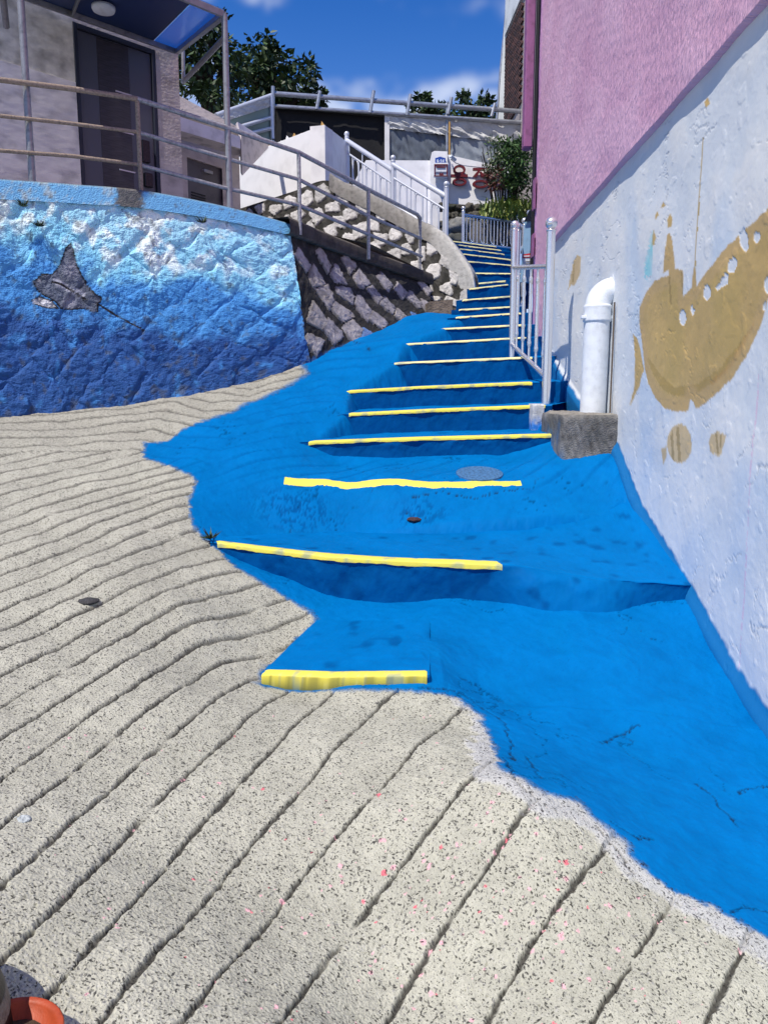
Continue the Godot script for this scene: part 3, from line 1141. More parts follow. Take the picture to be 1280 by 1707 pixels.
# the sea painted over the stones: s and t are places on the wall
func sea(s: float, t: float, e: float, e2: float) -> Color:
	var big := na.get_noise_2d(s * 0.012, t * 4.5)
	var mid := nb.get_noise_2d(s * 0.035 + 40.0, t * 11.0)
	var x := clampf(s / 515.0, -0.3, 1.0)
	var hi := lerpf(0.70, 0.46, x) + 0.05 * sin(s * 0.021)
	var lo := lerpf(0.47, 0.25, x)
	var k := t + big * 0.10 + mid * 0.06
	var deep := Color(0.015, 0.085, 0.31)
	var blue := Color(0.055, 0.27, 0.66)
	var skyc := Color(0.25, 0.66, 0.92)
	var pale := Color(0.78, 0.90, 0.92)
	var c := deep.lerp(blue, sstep(lo - 0.10, lo + 0.07, k))
	c = c.lerp(skyc, sstep(hi - 0.07, hi + 0.05, k))
	var white := sstep(hi + 0.02, hi + 0.2, k) * (0.2 + 0.75 * sstep(-0.1, 0.4, mid + big + 0.25 * (0.45 - x)))
	white *= 1.0 if s < 300 else lerpf(1.0, 0.62, clampf((s - 300) / 120.0, 0, 1))
	c = c.lerp(pale, clampf(white, 0, 1))
	c = c.lerp(blue * 1.2, sstep(0.3, 0.62, nb.get_noise_2d(s * 0.03, t * 7.0 + 20.0)) * 0.5 * sstep(0.62, 0.3, k))
	# bare and mossy places
	var bare := sstep(0.22, 0.5, nc.get_noise_2d(s * 0.055, t * 14.0) + 0.35 * sstep(46.0, 8.0, absf(s - 285.0 - 18.0 * sin(t * 14.0))) * sstep(0.6, 0.3, t) + 0.3 * sstep(0.1, 0.0, t) + 0.3 * sstep(60.0, 10.0, Vector2(s - 225.0, (t - 0.82) * 330.0).length()))
	bare *= sstep(-0.1, 0.25, mid + 0.3 * big + 0.3 * e2)
	c = c.lerp(Color(0.06, 0.075, 0.095), clampf(bare, 0, 1) * 0.6)
	c *= 1.0 + 0.12 * mid + 0.08 * e2
	# the painted ray
	if s > 30 and s < 260 and t > 0.3 and t < 0.85:
		var top_y := lerpf(300.0, 322.0, s / 250.0)
		var q := Vector2(s + e2 * 1.5, lerpf(lerpf(693.0, 668.0, s / 250.0), top_y, t))
		var tail := [Vector2(164, 506), Vector2(205, 530), Vector2(244, 552)]
		for z in 2:
			if q.distance_to(Geometry2D.get_closest_point_to_segment(q, tail[z], tail[z + 1])) < 1.7 - z * 0.5:
				c = Color(0.012, 0.012, 0.02)
		if Geometry2D.is_point_in_polygon(q, manta_fin):
			c = Color(0.60, 0.62, 0.70) * (0.8 + 0.5 * mid + 0.2 * e2)
			if edge_gap(q, manta_fin) < 2.2:
				c = Color(0.02, 0.02, 0.03)
		if Geometry2D.is_point_in_polygon(q, manta_body):
			c = Color(0.085, 0.105, 0.16) * (1.0 + 0.4 * mid + 0.2 * e2)
			c = c.lerp(Color(0.26, 0.27, 0.35), sstep(26.0, 4.0, q.distance_to(Vector2(122, 452))) * 0.7)
			var spine := q.distance_to(Geometry2D.get_closest_point_to_segment(q, Vector2(92, 470), Vector2(140, 492)))
			c = c.lerp(Color(0.42, 0.44, 0.54), sstep(9.0, 2.0, spine) * 0.85)
			c = c.lerp(Color(0.32, 0.33, 0.42), sstep(18.0, 3.0, q.distance_to(Vector2(118, 505))) * 0.7)
			if edge_gap(q, manta_ridge) < 1.6 or edge_gap(q, manta_body) < 2.6:
				c = Color(0.006, 0.006, 0.01)
			if q.distance_to(Vector2(60, 468)) < 3.0:
				c = Color(0.3, 0.3, 0.36)
	return c


func build_mural_wall() -> void:
	manta_body = poly_px([[120, 465], [160, 435], [210, 437], [245, 402], [275, 330], [305, 305], [315, 350], [330, 410], [358, 458], [385, 500], [400, 518], [430, 535], [425, 555], [412, 560], [415, 595], [385, 595], [360, 580], [300, 585], [250, 580], [230, 555], [160, 520], [135, 500]], 2.4615, 0, 280)
	manta_fin = poly_px([[108, 542], [150, 525], [210, 545], [245, 580], [190, 577], [130, 562]], 2.4615, 0, 280)
	manta_ridge = poly_px([[212, 470], [260, 480], [330, 520], [365, 545], [330, 522], [262, 484]], 2.4615, 0, 280)
	var f := face([[-250, -250, 712, 5.1, -250, 280, 5.3], [0, 0, 693, 5.6, 0, 300, 5.82], [130, 128, 681, 5.84, 125, 309, 6.08], [250, 250, 668, 6.1, 244, 320, 6.36], [400, 400, 640, 6.5, 380, 347, 6.78], [515, 517, 606, 6.92, 483, 375, 7.17]])
	var w := thing("mural_wall", "rough stone retaining wall painted as a blue sea with a grey ray", "retaining wall", f.at(130, 0.0))
	part(w, "mortar", wall_body(f, 230, 120, 0.93, func(p, s, t, e, e2): return sea(s, t, e, e2), 0.014, 0.35, w.position, 0.003), M.wall_paint)
	rng.seed = 31
	var du := 86.0
	var dv := 0.232
	for r in range(-1, 9):
		for q in range(-4, 8):
			var sc := (q + (0.5 if r % 2 else 0.0)) * du + rng.randf_range(-9, 9) + 6.0
			var tc := r * dv * 0.5 + 0.03 + rng.randf_range(-0.02, 0.02)
			if sc < -225 or sc > 520 or tc > 0.97:
				continue
			var hs := du * 0.5 * rng.randf_range(0.95, 1.0)
			var ht := dv * 0.5 * rng.randf_range(0.95, 1.0)
			var near := sc > 0 and sc < 290 and tc > 0.3 and tc < 0.85
			var m := 42 if near else 27
			var pos := PackedVector3Array()
			var col := PackedColorArray()
			var uv := PackedVector2Array()
			var tx := rng.randf_range(-0.012, 0.012)
			var ty := rng.randf_range(-0.012, 0.012)
			var proud := rng.randf_range(0.004, 0.014)
			for j in m:
				for i in m:
					var a := -1.0 + 2.0 * i / (m - 1)
					var b := -1.0 + 2.0 * j / (m - 1)
					var round_off := 1.0 - 0.06 * absf(a * b)
					var s := sc + (a + b) * 0.5 * hs * round_off + 2.0 * nb.get_noise_2d(sc + b * 3.0, tc * 50.0 + a * 3.0)
					var t := tc + (b - a) * 0.5 * ht * round_off
					var bend := Vector2(na.get_noise_2d(s * 0.022, t * 3.0), na.get_noise_2d(s * 0.022 + 30.0, t * 3.0))
					s += bend.x * 7.0
					t += bend.y * 0.025
					s = minf(s, 513.0)
					t = minf(t, 0.926)
					var p := f.at(s, t)
					var e := nb.get_noise_3dv(p * 9.0)
					var e2 := nb.get_noise_3dv(p * 24.0)
					var e3 := nc.get_noise_3dv(p * 52.0)
					var edge := maxf(absf(a), absf(b))
					var dome := 1.0 - pow(edge, 5.0)
					var up := proud * dome + tx * a * dome + ty * b * dome + (0.009 * e + 0.007 * e2 + 0.007 * (absf(e3) - 0.2)) * minf(1.0, dome * 1.6 + 0.5) - 0.012 * pow(edge, 16.0) * clampf(0.7 + e * 2.4, 0.0, 1.6)
					# chisel marks
					up += 0.004 * dome * absf(nc.get_noise_2d(s * 0.5 + t * 20.0, t * 26.0 - s * 0.1))
					pos.append(p + f.out(s, t) * up - w.position)
					var c := sea(s, t, e, e2)
					if edge > 0.95 and e + 0.4 * e2 > -0.08:
						c = c.lerp(Color(0.02, 0.03, 0.06), (edge - 0.95) * 15.0)
					col.append(c); uv.append(Vector2(i, j) / m)
			part(w, "stone", grid_mesh(m, m, pos, col, uv, true), M.wall_paint)
	# the smooth band along the top
	var pos2 := PackedVector3Array()
	var col2 := PackedColorArray()
	var uv2 := PackedVector2Array()
	for j in 12:
		for i in 240:
			var s := lerpf(-250, 515, i / 239.0)
			var t := lerpf(0.915, 1.0, minf(j / 8.0, 1.0))
			var o := f.out(s, t)
			var p := f.at(s, t)
			var n1 := na.get_noise_2d(s * 0.02, j * 0.1)
			var n2 := nb.get_noise_2d(s * 0.09, j * 0.5)
			if j < 9:
				p += o * (0.022 + 0.003 * n2)
			else:
				p += Vector3(0, 0.004 + 0.002 * n2, 0) - Vector3(o.x, 0, o.z) * (0.12 * (j - 8) - 0.022)
			var c := Color(0.16, 0.46, 0.80).lerp(Color(0.34, 0.60, 0.80), sstep(-0.2, 0.4, n1 + 0.5 * n2) * 0.7 * sstep(300, 150, s))
			c = c.lerp(Color(0.45, 0.47, 0.45), sstep(0.1, 0.5, n2 + n1) * 0.5 * sstep(260, 150, s))
			var gap := sstep(0.0, 8.0, s - 196.0 + n2 * 10.0) * sstep(0.0, 8.0, 247.0 - s + n2 * 8.0)
			c = c.lerp(Color(0.10, 0.09, 0.08) * (1.0 + n2), gap * 0.95)
			if j > 7:
				c = c.lerp(Color(0.10, 0.09, 0.085), 0.75)
			if n2 > 0.35 and n1 > 0.0:
				c = c.lerp(Color(0.1, 0.1, 0.11), 0.6)
			pos2.append(p - w.position); col2.append(c * (1.0 + 0.1 * n2)); uv2.append(Vector2(s, t))
	part(w, "coping", grid_mesh(240, 12, pos2, col2, uv2, true), M.wall_paint)


func build_dark_wall() -> void:
	var f := face([[0, 516, 612, 6.9, 485, 390, 7.16], [0.35, 575, 582, 7.3, 555, 416, 7.75], [0.7, 650, 556, 7.85, 640, 446, 8.45], [1.0, 722, 530, 8.6, 716, 472, 9.05]])
	var w := thing("dark_stone_wall", "unpainted dark stone retaining wall with mossy mortar beside the blue ramp", "retaining wall", f.at(0.5, 0.0))
	var mortar := func(p, _s, _t, e, e2): return Color(0.022, 0.021, 0.02).lerp(Color(0.07, 0.068, 0.066), sstep(0.1, 0.7, e + e2 * 0.5)).lerp(Color(0.02, 0.2, 0.62), sstep(0.07, 0.0, _t + e2 * 0.03))
	part(w, "mortar", wall_body(f, 110, 70, 1.0, mortar, 0.012, 0.35, w.position, 0.003), M.stone)
	var lw := f.at(0, 0.4).distance_to(f.at(0.5, 0.4)) + f.at(0.5, 0.4).distance_to(f.at(1, 0.4))
	var hh := 1.5
	for cell in cells(lw, hh, 0.38, 0.19, 0.24, 0.024, 77):
		var m := centre_of(cell)
		var s := m.x / lw
		var high := f.at(s, 0).distance_to(f.at(s, 1))
		var t := m.y / high
		if t > 0.95 or t < 0.02 or s < 0.065 or s > 0.975:
			continue
		var o := f.out(s, t)
		var along := (f.at(s + 0.02, t) - f.at(s - 0.02, t)).normalized()
		var up := o.cross(along).normalized()
		if up.y < 0: up = -up
		var poly := PackedVector2Array()
		for q in cell:
			var g: Vector2 = q - m
			g.y = minf(g.y, (0.985 - t) * high)
			g = g.rotated(-0.25)
			poly.append(g * 0.97)
		var base_c: Color = [Color(0.33, 0.32, 0.36), Color(0.40, 0.385, 0.41), Color(0.27, 0.265, 0.30), Color(0.37, 0.35, 0.35)][rng.randi() % 4]
		var lowt := t
		var tint := func(p, r, e, e2):
			var c: Color = base_c * (1.0 + 0.5 * e + 0.35 * e2)
			c = c.lerp(Color(0.46, 0.44, 0.43), sstep(0.1, 0.5, e2 + e * 0.4) * 0.7)
			c = c.lerp(Color(0.06, 0.055, 0.05), sstep(0.7, 1.0, r + e2 * 0.3) * 0.65)
			return c.lerp(Color(0.03, 0.2, 0.6), sstep(0.1, 0.03, lowt - 0.03 + e2 * 0.05) * 0.6)
		part(w, "stone", stone_mesh(poly, Transform3D(Basis(along, up, o), f.at(s, t)), 0.008, 0.010, tint, 9, 34, w.position), M.stone)
	# the dark concrete cap
	var pos := PackedVector3Array()
	var col := PackedColorArray()
	var uv := PackedVector2Array()
	for j in 10:
		for i in 90:
			var s := -0.045 + 1.045 * i / 89.0
			var p := f.at(s, 1.0)
			var o := f.out(s, 0.95)
			o = Vector3(o.x, 0, o.z).normalized()
			var up := lerpf(0.125, 0.10, s)
			var n2 := nb.get_noise_2d(s * 40.0, j * 0.7)
			var off: Vector3 = [Vector3(0, -0.02, 0) - o * 0.05, Vector3(0, -0.02, 0) + o * 0.045, Vector3(0, 0.0, 0) + o * 0.055, Vector3(0, up * 0.4, 0) + o * 0.055, Vector3(0, up * 0.8, 0) + o * 0.05, Vector3(0, up, 0) + o * 0.035, Vector3(0, up, 0) - o * 0.05, Vector3(0, up, 0) - o * 0.15, Vector3(0, up, 0) - o * 0.25, Vector3(0, -0.1, 0) - o * 0.26][j]
			pos.append(p + off + o * n2 * 0.004 - w.position)
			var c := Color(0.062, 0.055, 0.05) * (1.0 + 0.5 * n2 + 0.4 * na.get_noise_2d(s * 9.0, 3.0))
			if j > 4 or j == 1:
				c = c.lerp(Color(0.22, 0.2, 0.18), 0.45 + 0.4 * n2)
			col.append(c); uv.append(Vector2(s, j))
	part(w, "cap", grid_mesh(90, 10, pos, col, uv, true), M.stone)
	# a little low block closes the end beside the stairs
	var b := MB.new()
	var a0 := at(716, 531, 8.35)
	var a1 := at(752, 526, 8.3)
	var top := at(716, 503, 8.4).y - a0.y
	b.slab([a0 + Vector3(0, -0.3, 0), a1 + Vector3(0, -0.3, 0), a1 + Vector3(0.02, top * 0.95, -0.03), a0 + Vector3(0, top, -0.03)], Vector3(-0.06, 0, -0.45))
	var kb := thing("stone_block", "small dark weathered concrete block at the foot of the walls beside the stairs", "block", a0)
	part(kb, "block", local(b, kb), M.grime_concrete)


func build_white_stone_wall() -> void:
	# the triangular wall of white stones that carries the upper stairs
	var foot := [at(795, 520, 9.15), at(712, 500, 9.65), at(640, 470, 9.95), at(550, 430, 10.3), at(395, 400, 10.9)]
	var crest := [at(789, 462, 9.3), at(764, 424, 9.6), at(735, 400, 9.85), at(640, 346, 10.2), at(552, 301, 10.5), at(492, 322, 10.75), at(395, 352, 11.1)]
	var w := thing("white_stone_wall", "retaining wall of white painted stones in dark mortar under the upper stairs", "retaining wall", foot[2])
	# face: s runs from right to left
	var f := Face.new()
	for k in 9:
		var s := k / 8.0
		var lo := line_at(foot, s)
		f.keys.append(s); f.base.append(lo)
		var best: Vector3 = crest[0]
		var span := lo.x
		for q in crest.size() - 1:
			if crest[q].x >= span and crest[q + 1].x <= span:
				best = crest[q].lerp(crest[q + 1], (crest[q].x - span) / (crest[q].x - crest[q + 1].x))
		if span > crest[0].x:
			best = crest[0]
		f.top.append(Vector3(lo.x if k else crest[0].x, best.y, lo.z - 0.12))
	var mortar := func(p, _s, _t, e, e2): return Color(0.03, 0.029, 0.027).lerp(Color(0.10, 0.097, 0.09), sstep(-0.1, 0.6, e + e2 * 0.5))
	part(w, "mortar", wall_body(f, 130, 60, 1.0, mortar, 0.009, 0.1, w.position, 0.003), M.stone)
	var lw := 0.0
	for k in 8:
		lw += f.at(k / 8.0, 0.5).distance_to(f.at((k + 1) / 8.0, 0.5))
	for cell in cells(lw, 2.2, 0.33, 0.165, 0.24, 0.020, 19):
		var m := centre_of(cell)
		var s := m.x / lw
		var high := f.at(s, 0).distance_to(f.at(s, 1))
		var t := m.y / maxf(high, 0.01)
		if t > 0.93 or s < 0.02 or s > 0.99:
			continue
		var o := f.out(s, t)
		var along := (f.at(s + 0.02, t) - f.at(s - 0.02, t)).normalized()
		var up := o.cross(along).normalized()
		if up.y < 0: up = -up
		var poly := PackedVector2Array()
		for q in cell:
			var g: Vector2 = (q - m).rotated(0.3) * 0.95
			g.y = clampf(g.y, -t * high, (0.97 - t) * high)
			poly.append(g)
		var white := rng.randf_range(0.72, 1.0)
		var tint := func(p, r, e, e2):
			var c: Color = Color(0.80, 0.79, 0.785) * white * (1.0 + 0.12 * e + 0.12 * e2)
			return c.lerp(Color(0.12, 0.11, 0.10), maxf(sstep(0.78, 1.02, r + e2 * 0.3) * 0.75, sstep(0.3, 0.55, e2) * 0.5))
		part(w, "stone", stone_mesh(poly, Transform3D(Basis(along, up, o), f.at(s, t)), 0.014, 0.010, tint, 7, 26, w.position), M.stone)
	# concrete kerb that runs up along the crest, white-washed at its lower end
	var way := [f.at(0.0, 0.35), f.at(0.0, 0.72), f.at(0.02, 0.98)]
	for k in 12:
		var s := 0.07 + 0.6 * k / 11.0
		if f.at(s, 1.0).x > crest[4].x - 0.02:
			way.append(f.at(s, 1.0))
	way.append(Vector3(crest[4].x, crest[4].y, way[-1].z - 0.02))
	var line := smooth_line(way, 5)
	var pos := PackedVector3Array()
	var col := PackedColorArray()
	var uv := PackedVector2Array()
	var n := line.size()
	for j in 8:
		for i in n:
			var p: Vector3 = line[i]
			var f2 := float(i) / (n - 1)
			var wide := lerpf(0.42, 0.2, sstep(0.0, 0.45, f2))
			var ang: Vector2 = [Vector2(0.045, -0.16), Vector2(0.05, -0.05), Vector2(0.04, 0.03), Vector2(0.0, 0.055), Vector2(-0.5, 0.06), Vector2(-0.85, 0.05), Vector2(-1.0, 0.0), Vector2(-1.0, -0.3)][j]
			var o := Vector3(-0.28, 0, 0.96)
			var w2 := p + o * (ang.x if ang.x > 0 else ang.x * wide) + Vector3(0, ang.y, 0)
			if j == 0:
				w2.y -= 0.22 * sstep(0.42, 0.2, f2)
			var n2 := nb.get_noise_3dv(w2 * 14.0)
			w2 += o * n2 * 0.012 + Vector3(0, n2 * 0.01, 0)
			var c := Color(0.30, 0.29, 0.275) * (1.0 + 0.4 * n2)
			c = c.lerp(Color(0.60, 0.60, 0.585), sstep(0.44, 0.34, f2 + n2 * 0.06) * (0.9 + 0.2 * n2))
			c = c.lerp(Color(0.10, 0.38, 0.78), sstep(0.13, 0.05, f2 + n2 * 0.05) * (0.8 if j > 3 else 0.35))
			pos.append(w2 - w.position); col.append(c); uv.append(Vector2(i, j))
	part(w, "kerb", grid_mesh(n, 8, pos, col, uv), M.stone)


# ---------- right-hand building

func border(d: float) -> float:
	return EYE + 1.52 - 0.0475 * (d - 3.3)


func wall_spot(px: float, py: float) -> Vector2:
	var p := at_x(px, py, WALL_X)
	return Vector2(-p.z, p.y)


func wall_poly(list: Array) -> PackedVector2Array:
	var out := PackedVector2Array()
	for q in list:
		out.append(wall_spot(q[0] / 3.3684 + 900.0, q[1] / 3.3684 + 340.0))
	return out


func oval(cx: float, cy: float, rx: float, ry: float, lean := 0.0) -> PackedVector2Array:
	var l := []
	for k in 14:
		var a := TAU * k / 14
		l.append([cx + rx * cos(a) + lean * sin(a) * ry, cy + ry * sin(a)])
	return wall_poly(l)


func bounds(p: PackedVector2Array) -> Rect2:
	var r := Rect2(p[0], Vector2.ZERO)
	for q in p:
		r = r.expand(q)
	return r.grow(0.03)


func build_painted_building() -> void:
	var b := thing("pink_building", "rough pink rendered house wall above a pale blue band with gold fish mural", "building", Vector3(WALL_X, 0, -4.0))
	var gold := [
		wall_poly([[725, 400], [640, 430], [590, 500], [555, 580], [552, 680], [565, 760], [580, 850], [590, 930], [610, 1010], [650, 1090], [700, 1145], [770, 1168], [830, 1162], [836, 1090], [850, 1105], [868, 1150], [960, 1092], [1060, 1000], [1150, 860], [1230, 680], [1275, 530], [1340, 380], [1420, 240], [1440, -80], [1280, 28], [1160, 130], [1090, 200], [960, 350], [890, 440], [876, 455], [870, 340], [862, 345], [848, 470], [800, 516], [804, 370], [760, 366], [745, 230], [738, 180], [728, 165], [714, 178], [690, 390], [722, 372]]),
		wall_poly([[518, 730], [540, 758], [556, 800], [585, 930], [560, 1010], [520, 1105], [500, 1130], [525, 1040], [532, 900]]),
		wall_poly([[205, 285], [230, 300], [222, 400], [190, 460], [172, 455], [155, 482], [165, 420], [185, 330]]),
		oval(782, 1345, 66, 112), wall_poly([[960, 1290], [1000, 1278], [1050, 1300], [1020, 1400], [1000, 1415], [960, 1400], [945, 1345]]),
		wall_poly([[700, 1370], [715, 1350], [712, 1420], [690, 1468], [680, 1370]]),
		wall_poly([[625, 240], [640, 145], [655, 190], [640, 230]]), wall_poly([[645, 80], [655, 40], [668, 55], [655, 85]]), wall_poly([[675, 20], [690, -10], [706, 10], [690, 25]]), wall_poly([[715, 90], [730, 50], [742, 85], [738, 125], [718, 140]]),
		wall_poly([[918, -565], [935, -600], [952, -560], [930, -545]]),
	]
	var thin := wall_poly([[905, -370], [912, -372], [893, 30], [880, 200], [872, 345], [864, 345], [876, 160], [888, 10]])
	var holes := [oval(1140, 200, 24, 66, 0.1), oval(1215, 190, 19, 32), oval(1078, 345, 23, 48, -0.15), wall_poly([[985, 480], [1045, 390], [1062, 400], [1055, 450], [1000, 488]]), oval(938, 500, 22, 43), oval(797, 640, 19, 46), wall_poly([[836, 580], [852, 570], [856, 595], [874, 585], [850, 628]]), oval(1268, 462, 16, 45), wall_poly([[1238, 590], [1262, 540], [1256, 605]])]
	var teal := wall_poly([[722, -40], [752, -30], [712, 90], [682, 170], [662, 290], [622, 410], [574, 410], [596, 300], [636, 150], [682, 40]])
	var teal_b := wall_poly([[735, 0], [760, 10], [790, 210], [758, 215], [730, 60]])
	var inner := wall_poly([[590, 850], [640, 960], [690, 1040], [760, 1080], [830, 1090], [900, 1050], [1000, 980], [1100, 840], [1180, 690], [1120, 780], [1000, 930], [880, 1010], [760, 1030], [690, 970], [630, 890]])
	var belly := wall_poly([[950, 1000], [1060, 900], [1150, 740], [1200, 640], [1190, 680], [1130, 830], [1040, 960], [960, 1020]])
	var stripe_a := [wall_poly([[735, 1300], [748, 1265], [755, 1440], [742, 1430]]), wall_poly([[765, 1250], [782, 1250], [790, 1450], [775, 1450]]), wall_poly([[985, 1285], [998, 1282], [1006, 1400], [994, 1400]]), wall_poly([[1015, 1285], [1024, 1290], [1018, 1370], [1010, 1370]]), wall_poly([[183, 340], [192, 330], [186, 440], [178, 440]]), wall_poly([[722, 410], [732, 410], [738, 560], [728, 560]]), wall_poly([[792, 380], [800, 380], [802, 510], [796, 510]])]
	var boxes := gold.map(func(p): return bounds(p))
	var dn := PackedFloat32Array()
	for i in 22:
		dn.append(-1.2 + 3.6 * i / 22.0)
	for i in 380:
		dn.append(1.0 / lerpf(1.0 / 2.4, 1.0 / 7.84, i / 379.0))
	var nu := dn.size()
	var nv := 520
	var pos := PackedVector3Array()
	var col := PackedColorArray()
	var uv := PackedVector2Array()
	for j in nv + 1:
		for i in nu:
			var d := dn[i]
			var low := H.get_at(WALL_X, d) - 0.25
			var y := lerpf(low, border(d) + 0.03, minf(j, nv - 1) / (nv - 1.0))
			var p := Vector3(WALL_X, y, -d)
			var n1 := na.get_noise_2d(d * 1.3, y * 1.3)
			var n2 := nb.get_noise_2d(d * 9.0, y * 9.0)
			var n3 := nb.get_noise_2d(d * 40.0, y * 40.0)
			var fl := nc.get_noise_2d(d * 4.0 + 0.3 * n2, y * 4.0 + 30.0)
			# flaking coats of paint leave low steps
			var coat := sstep(-0.015, 0.015, fl - 0.12) * 0.0005 + sstep(-0.01, 0.01, nc.get_noise_2d(d * 6.0, y * 5.0) - 0.5) * 0.0015
			p.x -= n1 * 0.008 + n2 * 0.0009 + n3 * 0.0002 + coat
			var c := Color(0.64, 0.69, 0.735).lerp(Color(0.74, 0.755, 0.755), sstep(-0.4, 0.5, n1 + 0.3 * n2))
			c = c.lerp(Color(0.50, 0.61, 0.74), sstep(0.15, 0.6, nc.get_noise_2d(d * 1.1, y * 0.8 + 9.0)) * 0.7)
			var line := absf(nb.get_noise_2d(d * 1.7 + 0.1 * n2, y * 1.7 + 80.0) + 0.03 * n3)
			if line < 0.014 and nc.get_noise_2d(d * 1.6, y * 1.6 + 50.0) > 0.15:
				c = c.lerp(Color(0.26, 0.28, 0.32), 0.6 * (1.0 - line / 0.014))
				p.x += 0.002
			if fl > 0.12:
				c = c.lerp(Color(0.72, 0.75, 0.78), 0.35)
			var g: Vector2 = Vector2(d, y)
			var q := g + Vector2(n2, n3 + n2) * 0.008
			if d > 2.3 and d < 7.2:
				for k in gold.size():
					if not boxes[k].has_point(q):
						continue
					var away := edge_gap(q, gold[k])
					var within := Geometry2D.is_point_in_polygon(q, gold[k])
					if within or away < 0.005:
						var bare := c
						var dull := Color(0.54, 0.375, 0.145) if k < 2 or k > 5 else Color(0.60, 0.46, 0.26)
						c = dull * (1.0 + 0.10 * n2 + 0.12 * n1)
						if k == 0:
							c = c.lerp(Color(0.44, 0.32, 0.105), sstep(-0.3, 0.5, nc.get_noise_2d(d * 2.0, y * 2.0)) * 0.5)
							if Geometry2D.is_point_in_polygon(q, inner):
								c = c.lerp(Color(0.33, 0.22, 0.05), 0.45)
							if Geometry2D.is_point_in_polygon(q, belly):
								c = c.lerp(Color(0.40, 0.20, 0.03), 0.5)
							c = c.lerp(Color(0.52, 0.36, 0.17), sstep(0.09, 0.05, away) * 0.6)
							for h in holes:
								if Geometry2D.is_point_in_polygon(q, h):
									c = Color(0.66, 0.70, 0.74); p.x += 0.003
						for s in stripe_a:
							if Geometry2D.is_point_in_polygon(q, s):
								c = c.lerp(Color(0.26, 0.18, 0.06), 0.6)
						c = bare.lerp(c, sstep(-0.0045, 0.0045, away if within else -away))
						break
				if Geometry2D.is_point_in_polygon(q, thin):
					c = Color(0.48, 0.36, 0.17)
				var tq := q + Vector2(n2, n3) * 0.03
				if d > 4.5 and (Geometry2D.is_point_in_polygon(tq, teal) or Geometry2D.is_point_in_polygon(tq, teal_b)):
					c = c.lerp(Color(0.12, 0.62, 0.70), 0.5 + 0.4 * n2)
				if absf(d - 3.15 - (y - 1.0) * 0.012) < 0.006 and y < 1.55 and n3 > -0.2:
					c = c.lerp(Color(0.75, 0.35, 0.55), 0.4)
			# the blue of the path runs up the foot of the wall
			var up := y - H.get_at(WALL_X, d)
			var soak := (0.085 if d < 5.1 else 0.05) + n2 * 0.012 + n1 * 0.02
			c = c.lerp(Color(0.0003, 0.14, 0.38), sstep(soak + 0.012, soak - 0.012, up))
			p.x -= 0.035 * sstep(0.09, 0.0, up)
			if j == nv:
				p.x += 0.25
			pos.append(p - b.position); col.append(c); uv.append(Vector2(d, y))
	part(b, "plinth_wall", grid_mesh(nu, nv + 1, pos, col, uv, true), M.plaster)
	# pink render above, standing a little proud
	pos = PackedVector3Array(); col = PackedColorArray(); uv = PackedVector2Array()
	var top := EYE + 7.5
	var pn := 160
	var pv := 120
	for j in pv + 2:
		for i in pn + 1:
			var d := lerpf(-1.2, 7.86, minf(i, pn - 1) / (pn - 1.0))
			var low := border(d) + 0.005 * na.get_noise_1d(d * 2.0) + 0.004 * nb.get_noise_1d(d * 12.0)
			low = lerpf(low, H.get_at(WALL_X, d) - 0.2, sstep(7.2, 7.32, d))
			var t := pow(maxf(j - 1.0, 0.0) / pv, 1.7)
			var y := lerpf(low, top, t)
			var n1 := na.get_noise_2d(d * 1.2, y * 1.2 + 7.0)
			var n2 := nb.get_noise_2d(d * 5.0, y * 5.0)
			var p := Vector3(WALL_X - 0.042 - 0.006 * n1 - 0.002 * n2, y, -d)
			if j == 0 or i == pn:
				p.x = WALL_X + 0.3
			elif j == 1:
				p.x += 0.008
			var c := Color(0.68, 0.395, 0.55).lerp(Color(0.74, 0.455, 0.61), sstep(-0.4, 0.4, n1 + 0.4 * n2))
			c = c.lerp(Color(0.56, 0.30, 0.46), sstep(0.2, 0.6, nc.get_noise_2d(d * 0.9, y * 2.2)) * 0.5)
			if d > 7.72:
				c = c.lerp(Color(0.66, 0.33, 0.62), 0.6)
			pos.append(p - b.position); col.append(c)
			uv.append(Vector2((y * 0.85 - d * 0.5) * 0.55, (d * 0.85 + y * 0.5) * 2.6))
	part(b, "render", grid_mesh(pn + 1, pv + 2, pos, col, uv, true), M.pink)
	# the mass of the house behind, and the trim at its far corner
	var mb := MB.new()
	mb.box(Transform3D(Basis(), Vector3(WALL_X + 2.3, EYE + 2.6, -3.1)), Vector3(4.1, 9.6, 8.4), 0.01)
	part(b, "house_body", local(mb, b), M.pink_plain)
	mb = MB.new()
	var foot := at(884, 250, 8.02)
	mb.box(Transform3D(Basis(), Vector3(1.402, foot.y + 2.6, -8.0)), Vector3(0.088, 5.2, 0.13), 0.012)
	part(b, "corner_fin", local(mb, b), M.purple)
	mb = MB.new()
	mb.tube([Vector3(1.465, foot.y + 5.0, -7.92), Vector3(1.465, foot.y - 0.2, -7.92), Vector3(1.468, EYE + 1.1, -7.92)], 0.021, 10)
	part(b, "downpipe", local(mb, b), M.black_steel)
	for q in [[300, 352], [392, 430]]:
		mb = MB.new()
		var p0 := at(896, q[0], 7.84)
		var p1 := at(896, q[1], 7.84)
		mb.box(Transform3D(Basis(), Vector3(1.447, (p0.y + p1.y) / 2, -7.80)), Vector3(0.012, p0.y - p1.y, 0.11), 0.002)
		part(b, "purple_patch", local(mb, b), M.purple)


